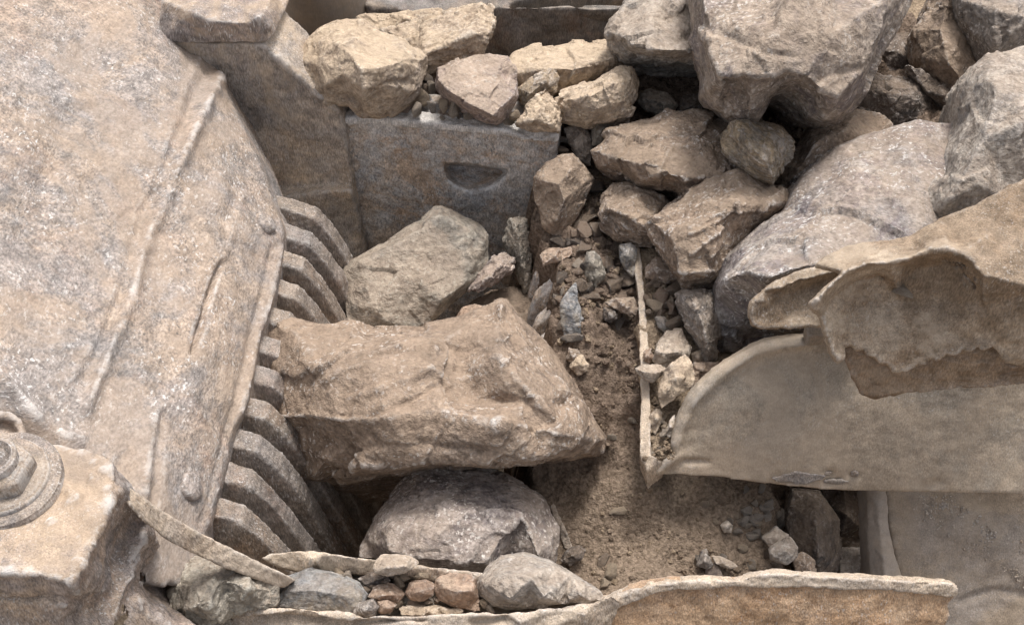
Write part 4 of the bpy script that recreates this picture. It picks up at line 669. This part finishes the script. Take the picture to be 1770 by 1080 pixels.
rock('stone', 'pale stick of stone lying right of the grey violet speckled boulder', -.28, (0, .1), [(952, 876), (957, 872), (963, 882), (972, 905), (982, 925), (989, 945), (982, 951), (975, 945), (964, 912)], [(970, 910, .015)], (), 'pale', T=.03, amp=.6, group='loose')
rock('stone', 'dark round stone at the foot of the pale stick of stone', -.27, (0, .2), [(970, 968), (982, 952), (1000, 943), (1011, 952), (1005, 965), (985, 976)], [(990, 960, .025)], (), 'dark', T=.05, group='loose')
rock('stone', 'grey cut stone, upper one of the two large stones beside the dark opening', -.30, (0, .3), [(1320, 930), (1343, 912), (1363, 925), (1362, 935), (1340, 946), (1330, 944)], [(1342, 928, .02)], (), 'light', T=.06, amp=.7, group='loose')
rock('stone', 'grey cut stone, lower one of the two large stones beside the dark opening', -.28, (0, .2), [(1330, 950), (1350, 938), (1367, 930), (1378, 945), (1378, 965), (1360, 974), (1335, 966)], [(1355, 952, .025), (1340, 962, .02)], (), 'light', T=.06, amp=.7, group='loose')
rock('stone', 'dark grey pointed stone left of the small white flake on the low fines', -.29, (0, 0), [(1205, 978), (1214, 955), (1222, 949), (1231, 975), (1222, 982)], [(1218, 968, .02)], (), 'grey', T=.05, group='loose')
rock('stone', 'small white flake of stone on the low fines near the bottom plate', -.29, (0, .4), [(1230, 960), (1245, 962), (1262, 970), (1275, 978), (1262, 983), (1240, 975)], [(1250, 971, .012)], (), 'pale', T=.03, amp=.5, group='loose')
rock('stone', 'pale squarish stone on the low fines under the chute side plate', -.29, (0, .2), [(1246, 908), (1258, 900), (1266, 908), (1264, 920), (1252, 920)], [(1256, 911, .015)], (), 'pale', T=.04, amp=.6, group='loose')
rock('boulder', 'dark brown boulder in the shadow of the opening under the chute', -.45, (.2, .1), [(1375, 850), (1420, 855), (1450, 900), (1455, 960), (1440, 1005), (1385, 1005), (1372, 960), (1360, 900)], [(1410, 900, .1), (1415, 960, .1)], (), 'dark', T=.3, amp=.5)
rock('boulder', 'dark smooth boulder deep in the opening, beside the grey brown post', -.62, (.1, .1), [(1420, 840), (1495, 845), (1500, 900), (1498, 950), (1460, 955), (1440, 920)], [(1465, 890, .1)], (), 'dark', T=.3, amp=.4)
rock('stone', 'brown stone beside the lower grey cut stone at the brink of the dark opening', -.3, (0, .2), [(1372, 965), (1390, 955), (1408, 968), (1410, 995), (1380, 995)], [(1392, 975, .03)], (), 'brown', T=.07, amp=.6, group='loose')

# ------------------------------------------------------------------ small loose stones: eight shapes, each stone an object of its own
shapes = []
for k in range(8):
    r = np.random.default_rng(100+k); bm = bmesh.new()
    for q in r.normal(size=(16, 3)): bm.verts.new(q/np.linalg.norm(q)*r.uniform(.8, 1.05))
    h = bmesh.ops.convex_hull(bm, input=bm.verts)
    bmesh.ops.delete(bm, geom=list({g for g in h['geom_interior']+h['geom_unused'] if isinstance(g, bmesh.types.BMVert)}), context='VERTS')
    me = bpy.data.meshes.new('s'); bm.to_mesh(me); bm.free()
    V = getco(me).copy()*.1; F = [list(p.vertices) for p in me.polygons]; bpy.data.meshes.remove(me)
    o = finish('stone', V, F, M['brown'], .007, 2, rough(.12, 200+k, .5)); m_ = o.data; bpy.data.objects.remove(o)
    c_ = getco(m_); c_ -= (c_.max(0)+c_.min(0))/2; c_ /= np.abs(c_).max(); m_.vertices.foreach_set('co', c_.ravel()); m_.update(); shapes.append(m_)
smats = {}
def pebble(px, py, r, mat, label, z=None, asp=(1, .8, .6), group='loose'):
    p = hit(px, py) if z is None else P(px, py, z); d = (p-CAM)@FW; s = r*d/FP*(1.45 if group == 'loose' and z is None else 1.1)
    sh = random.randrange(8); key = (sh, mat)
    if key not in smats: smats[key] = shapes[sh].copy(); smats[key].materials.clear(); smats[key].materials.append(M[mat])
    o = link('stone', smats[key]); a = [x*random.uniform(.85, 1.15) for x in asp]
    o.scale = (s*a[0], s*a[1], s*a[2]); o.location = Vector(p)+Vector((0, 0, s*a[2]*.55)); o.rotation_euler = (random.uniform(-.5, .5), random.uniform(-.5, .5), random.uniform(0, 6.3))
    return tag(o, label, 'stone', GROUPS[group])
for x, y, r, m, lb, z, asp in [
    (722, 176, 20, 'tan', 'tan stone tucked under the right side of the big sandy boulder', .21, (1, .8, 1)), (747, 158, 14, 'pale', 'small pale upright stone behind the row of pebbles on the cheek plate', .23, (.6, .6, 1)),
    (722, 194, 15, 'pale', 'pale wedge pebble at the left end of the pebble row on the cheek plate', .235, (1.2, .7, .7)), (747, 190, 12, 'grey', 'grey upright pebble second in the row on the cheek plate', .24, (.6, .6, 1.1)),
    (765, 190, 13, 'tan', 'small rounded pebble beside the pale oval stone on the cheek plate', .24, (.6, .6, 1)), (786, 193, 19, 'pale', 'pale oval stone in front of the purplish tan rock on the cheek plate', .24, (1.1, .7, .8)),
    (808, 204, 12, 'pale', 'small pale pebble right of the pale oval stone on the cheek plate', .235, (1, .7, .5)), (738, 140, 12, 'dark', 'dark pebble between the sandy boulder and the purplish tan rock', .235, (1, .8, .6)), (734, 152, 11, 'brown', 'brown flat pebble below the dark pebble beside the sandy boulder', .235, (1.2, .8, .5)),
    (888, 205, 15, 'tan', 'small tan stone between the purplish tan rock and the pale triangular rock', .235, (1.2, .7, .6)), (880, 214, 11, 'pale', 'little pale stone lying on the cheek plate edge near its right end', .21, (1.3, .7, .5)), (765, 205, 6, 'pale', 'tiny pale crumb in front of the pebble row on the cheek plate', .205, (1, .8, .6)), (700, 190, 14, 'purp', 'dull flat stone under the lower right of the big sandy boulder', .2, (1.4, .8, .6)),
    (1100, 150, 12, 'brown', 'brown pebble behind the small grey green stone', .15, (1, .8, .7)), (975, 245, 11, 'grey', 'grey pebble left of the pale grey upright stone', .1, (1, .7, .7)), (968, 262, 12, 'brown', 'brown flake beside the falling rock top', .08, (1.4, .7, .5)),
    (1032, 512, 10, 'reddish', 'small pinkish stone above the flat tan stone on the fines', None, (.8, .8, .9)), (1015, 514, 13, 'brown', 'brown flat stone left of the small pinkish stone on the fines', None, (1.3, .8, .5)), (1006, 497, 12, 'brown', 'brown stone beside the top of the blue grey flat slab', None, (1, .8, .8)), (1019, 500, 10, 'dark', 'dark stone just under the grey brown oblong stone', None, (1, .8, .7)),
    (1060, 490, 17, 'brown', 'brown slabby stone right of the grey brown oblong stone', None, (1.3, .8, .4)), (1068, 562, 9, 'grey', 'small grey stone below the dark brown block by the lip', None, (1.3, .8, .5)), (1000, 462, 12, 'pale', 'pale flat flake left of the grey brown oblong stone', None, (1.4, .8, .4)), (1052, 462, 12, 'brown', 'brown chip right of the grey brown oblong stone, near its top', None, (1, .8, .6)),
    (975, 475, 16, 'dark', 'dark flat flake of stone lying left of the blue grey slab top', None, (1.6, .6, .3)), (1030, 330, 14, 'dark', 'dark stone in the hollow above the squat brown rock', None, (1, .8, .7)), (1010, 385, 14, 'brown', 'brown flake on the fines right of the falling rock', None, (1.4, .8, .5)), (1025, 400, 12, 'brown', 'small brown stone left of the squat brown rock', None, (1, .8, .6)),
    (1057, 320, 9, 'dark', 'dark crumb above the top of the squat brown rock', None, (1, .8, .6)), (1000, 420, 12, 'dark', 'dark chip on the fines below the falling rock', None, (1.3, .8, .5)), (990, 585, 12, 'grey', 'grey chip under the lower tip of the blue grey slab', None, (1.4, .8, .5)),
    (1093, 728, 8, 'pale', 'small pale pebble alone on the fines left of the lip bottom', None, (1.2, .8, .5)), (1057, 757, 7, 'pale', 'tiny pale pebble on the fines beside the point of the biggest boulder', None, (1, .8, .6)), (1085, 632, 9, 'reddish', 'pinkish chip on the fines below the middle of the lip', None, (1.3, .8, .5)),
    (1057, 990, 11, 'tan', 'tan pebble above the pale bend of the bottom plate edge', None, (1, .8, .7)), (1045, 1010, 9, 'tan', 'small tan pebble in front of the pale rounded triangular rock tip', None, (1, .8, .7)), (1042, 972, 9, 'brown', 'brown pebble on the low fines behind the tan pebble', None, (1.2, .8, .6)), (1066, 884, 11, 'tan', 'long tan chip on the low fines below the lip corner', None, (.5, 1.5, .4)), (1217, 872, 7, 'tan', 'round tan pebble on the low fines near the chute shadow', None, (1, .8, .7)),
    (1290, 885, 9, 'light', 'pale grey stone at the top of the gravel patch by the dark opening', None, (1, .8, .7)), (1322, 890, 10, 'light', 'small grey stone at the upper right of the gravel patch', None, (1.2, .8, .6)), (1350, 898, 12, 'light', 'grey rough stone above the upper grey cut stone', None, (1, .9, .8)), (1300, 928, 9, 'light', 'grey pebble left of the upper grey cut stone', None, (1, .8, .7)), (1283, 950, 8, 'tan', 'tan pebble in the middle of the gravel patch', None, (.6, 1, .8)), (1322, 960, 9, 'brown', 'brown pebble left of the lower grey cut stone', None, (1, .7, .7)), (1300, 978, 9, 'pale', 'pale pointed pebble at the bottom of the gravel patch', None, (.8, .7, .9)), (1310, 905, 7, 'tan', 'tiny tan pebble in the upper gravel patch', None, (1, .8, .7)), (1208, 968, 10, 'grey', 'grey chip behind the dark grey pointed stone', None, (1.3, .7, .5)), (1232, 990, 14, 'purp', 'violet grey stone at the foot of the dark grey pointed stone', None, (1.3, .8, .6)), (1340, 985, 16, 'brown', 'long brown stone along the bottom plate edge near the dark opening', None, (2.2, .8, .6))]:
    pebble(x, y, r, m, lb, z, asp)
DL = 'small brown or grey stone half sunk in the brown fines'
for k in range(46):
    x, y = random.uniform(962, 1092), random.uniform(330, 560)
    if y < 420 and x > 1040: continue
    pebble(x, y, random.choice([5, 6, 6, 7, 8, 9, 11, 13]), random.choice(['brown', 'dark', 'brown', 'grey', 'reddish']), DL, None, (1.25, .8, .5))
for k in range(34):
    pebble(random.gauss(1300, 30), random.gauss(898, 24), random.uniform(4, 8), random.choice(['light', 'light', 'pale', 'tan']), 'tiny grey stone in the gravel patch by the dark opening', None, (1.1, .8, .95))
TL = 'small brown rubble stone on the chute tray behind the lip'
for k in range(26):
    pebble(random.uniform(1118, 1165), random.uniform(488, 545), random.uniform(5, 11), random.choice(['reddish', 'brown', 'tan', 'brown']), TL, .035, (1.2, .9, .6), 'tray')
for x, y, r, m, lb in [(1145, 516, 15, 'reddish', 'flat orange tan stone in the tray rubble behind the lip'), (1160, 530, 13, 'reddish', 'second flat orange tan stone, right of the first in the tray rubble'), (1130, 528, 13, 'tan', 'tan stone beside the lip in the tray rubble'), (1166, 560, 13, 'brown', 'brown stone right of the small bluish white stone'), (1166, 505, 13, 'brown', 'brown stone at the top left corner of the grey brown upright rock')]:
    pebble(x, y, r, m, lb, .045, (1.3, .9, .5), 'tray')
for k in range(14):
    pebble(random.uniform(1125, 1160), random.uniform(755, 785), random.uniform(3, 6), random.choice(['tan', 'pale', 'brown']), 'tiny pebble in the lowest corner of the chute tray', -.035, (1, .8, .6), 'tray')
for k in range(6):
    pebble(1148+random.uniform(-5, 5), 722+k*6, random.uniform(4, 6), random.choice(['tan', 'pale']), 'small pebble between the tan sliver and the chute rim', -.01, (1, .8, .7), 'tray')
for x, y, r, m in [(632, 1020, 9, 'brown'), (625, 1032, 8, 'dark'), (645, 1012, 9, 'brown'), (690, 1008, 12, 'tan'), (700, 1000, 12, 'tan'), (740, 1042, 9, 'brown'), (716, 1044, 10, 'reddish'), (690, 1042, 9, 'tan'), (755, 1038, 8, 'reddish'), (770, 1000, 9, 'tan'), (600, 1000, 12, 'pale'), (585, 992, 9, 'tan'), (838, 1045, 9, 'tan'), (848, 1055, 7, 'pale'), (470, 1040, 14, 'dark'), (460, 1030, 10, 'brown'), (478, 1050, 8, 'dark'), (665, 1003, 9, 'dark'), (728, 996, 14, 'tan'), (775, 1006, 13, 'tan')]:
    pebble(x, y, r, m, 'small rubble stone lying among the larger stones on the near ledge', .075, (1.2, .9, .7), 'ledge')
cl = pebble(1561, 508, 15, 'pale', 'clod of dirt coloured sunlit pale in the hollow of the mud caked bent plate', at(*bp(1561, 510, hf(510)+.0))[2], (1.4, .8, .6)); cl['category'] = 'clod'  # pale stone colour paints in the spot of sunlight on this clod
del cl['group']

# ------------------------------------------------------------------ gravel and crumbs on the fines: nobody could count them
ico = bmesh.new(); bmesh.ops.create_icosphere(ico, subdivisions=1, radius=1); iv = np.array([v.co[:] for v in ico.verts]); fi = np.array([[v.index for v in f.verts] for f in ico.faces]); ico.free()
GV, GF, n_ = [], [], 0
def scatter(n, box, rr, zf, clump=None):
    global n_
    X = RNG.uniform(box[0], box[2], n*3); Y = RNG.uniform(box[1], box[3], n*3)
    keep = zf(X, Y)
    keep = np.array(keep); cl_ = fbm(keep*np.array([7, 7, 0])+3.3, 3, .5, 77); keep = keep[np.argsort(-cl_+RNG.normal(0, .25, len(keep)))[:n]]
    for p in keep:
        r = rr[0]*(rr[1]/rr[0])**(RNG.random()**2.2); a = RNG.uniform(.6, 1.3, 3)*r; v = iv*(1+RNG.uniform(-.3, .25, (len(iv), 1)))*a
        t = RNG.uniform(0, 6.3); c, s = math.cos(t), math.sin(t); v = v@np.array([[c, s, 0], [-s, c, 0], [0, 0, 1]])
        GV.append(v+p+np.array([0, 0, r*.15])); GF.append(fi+n_); n_ += len(iv)
def dirtpt(x, y):
    z = dirtz(x, y); m = (z > -.6) & (x > edge_x(y)); return np.column_stack([x, y, z])[m]
def build_stuff(name, mat):
    global GV, GF, n_
    V = np.vstack(GV); F = np.vstack(GF); me = bpy.data.meshes.new(name); me.from_pydata(V.tolist(), [], F.tolist()); me.update(); me.materials.append(M[mat])
    o = link(name, me); tag(o, kind='stuff'); GV, GF, n_ = [], [], 0; return o
REG = [(1500, (.08, -.25, .42, .62), (.003, .015)), (420, (.08, -.98, .72, -.25), (.0025, .011)), (300, (.5, -.95, .78, -.66), (.004, .016)), (500, (.3, .3, 1.2, 1.2), (.004, .02)), (250, (-.4, .8, .4, 1.1), (.004, .012))]
for n, bxx, rr in REG: scatter(n, bxx, rr, dirtpt)
tag(build_stuff('gravel', 'dirt'), 'brown crumbs and fine gravel strewn over the bed of fines', 'gravel')
for n, bxx, rr in REG: scatter(int(n*.45), bxx, rr, dirtpt)
tag(build_stuff('stone_chips', 'dirt2'), 'paler stone chips mixed into the bed of brown fines', 'stone chips')
def tray2(x, y):
    z = .03+(-.035-.03)*np.clip((.2-y)/.75, 0, 1); q = np.column_stack([x, y, z]); px, py = topx(q)
    return q[(px > 1112) & (px < 1175) & (py > 470) & (py < 795) & ~((px > 1165) & (py > 720))]
scatter(700, (.38, -.55, .6, .25), (.003, .010), tray2)
tag(build_stuff('tray_grit', 'dirt2'), 'tan grit scattered over the chute tray', 'grit')

for k in range(900):
    t = RNG.random(); w_ = RNG.normal(0, 11); x = 1590+200*t+w_*.5; y = 858+138*t-w_
    if y < 856 or x > 1790: continue
    p = at(*onz(x, y, .006)); r = .0025*(2.6**(RNG.random()**2)); v = iv*(1+RNG.uniform(-.3, .25, (len(iv), 1)))*RNG.uniform(.7, 1.3, 3)*r
    GV.append(v+p); GF.append(fi+n_); n_ += len(iv)
tag(build_stuff('grit_streak', 'wallt'), 'diagonal streak of tan grit lying on the sloping tan wall', 'grit')
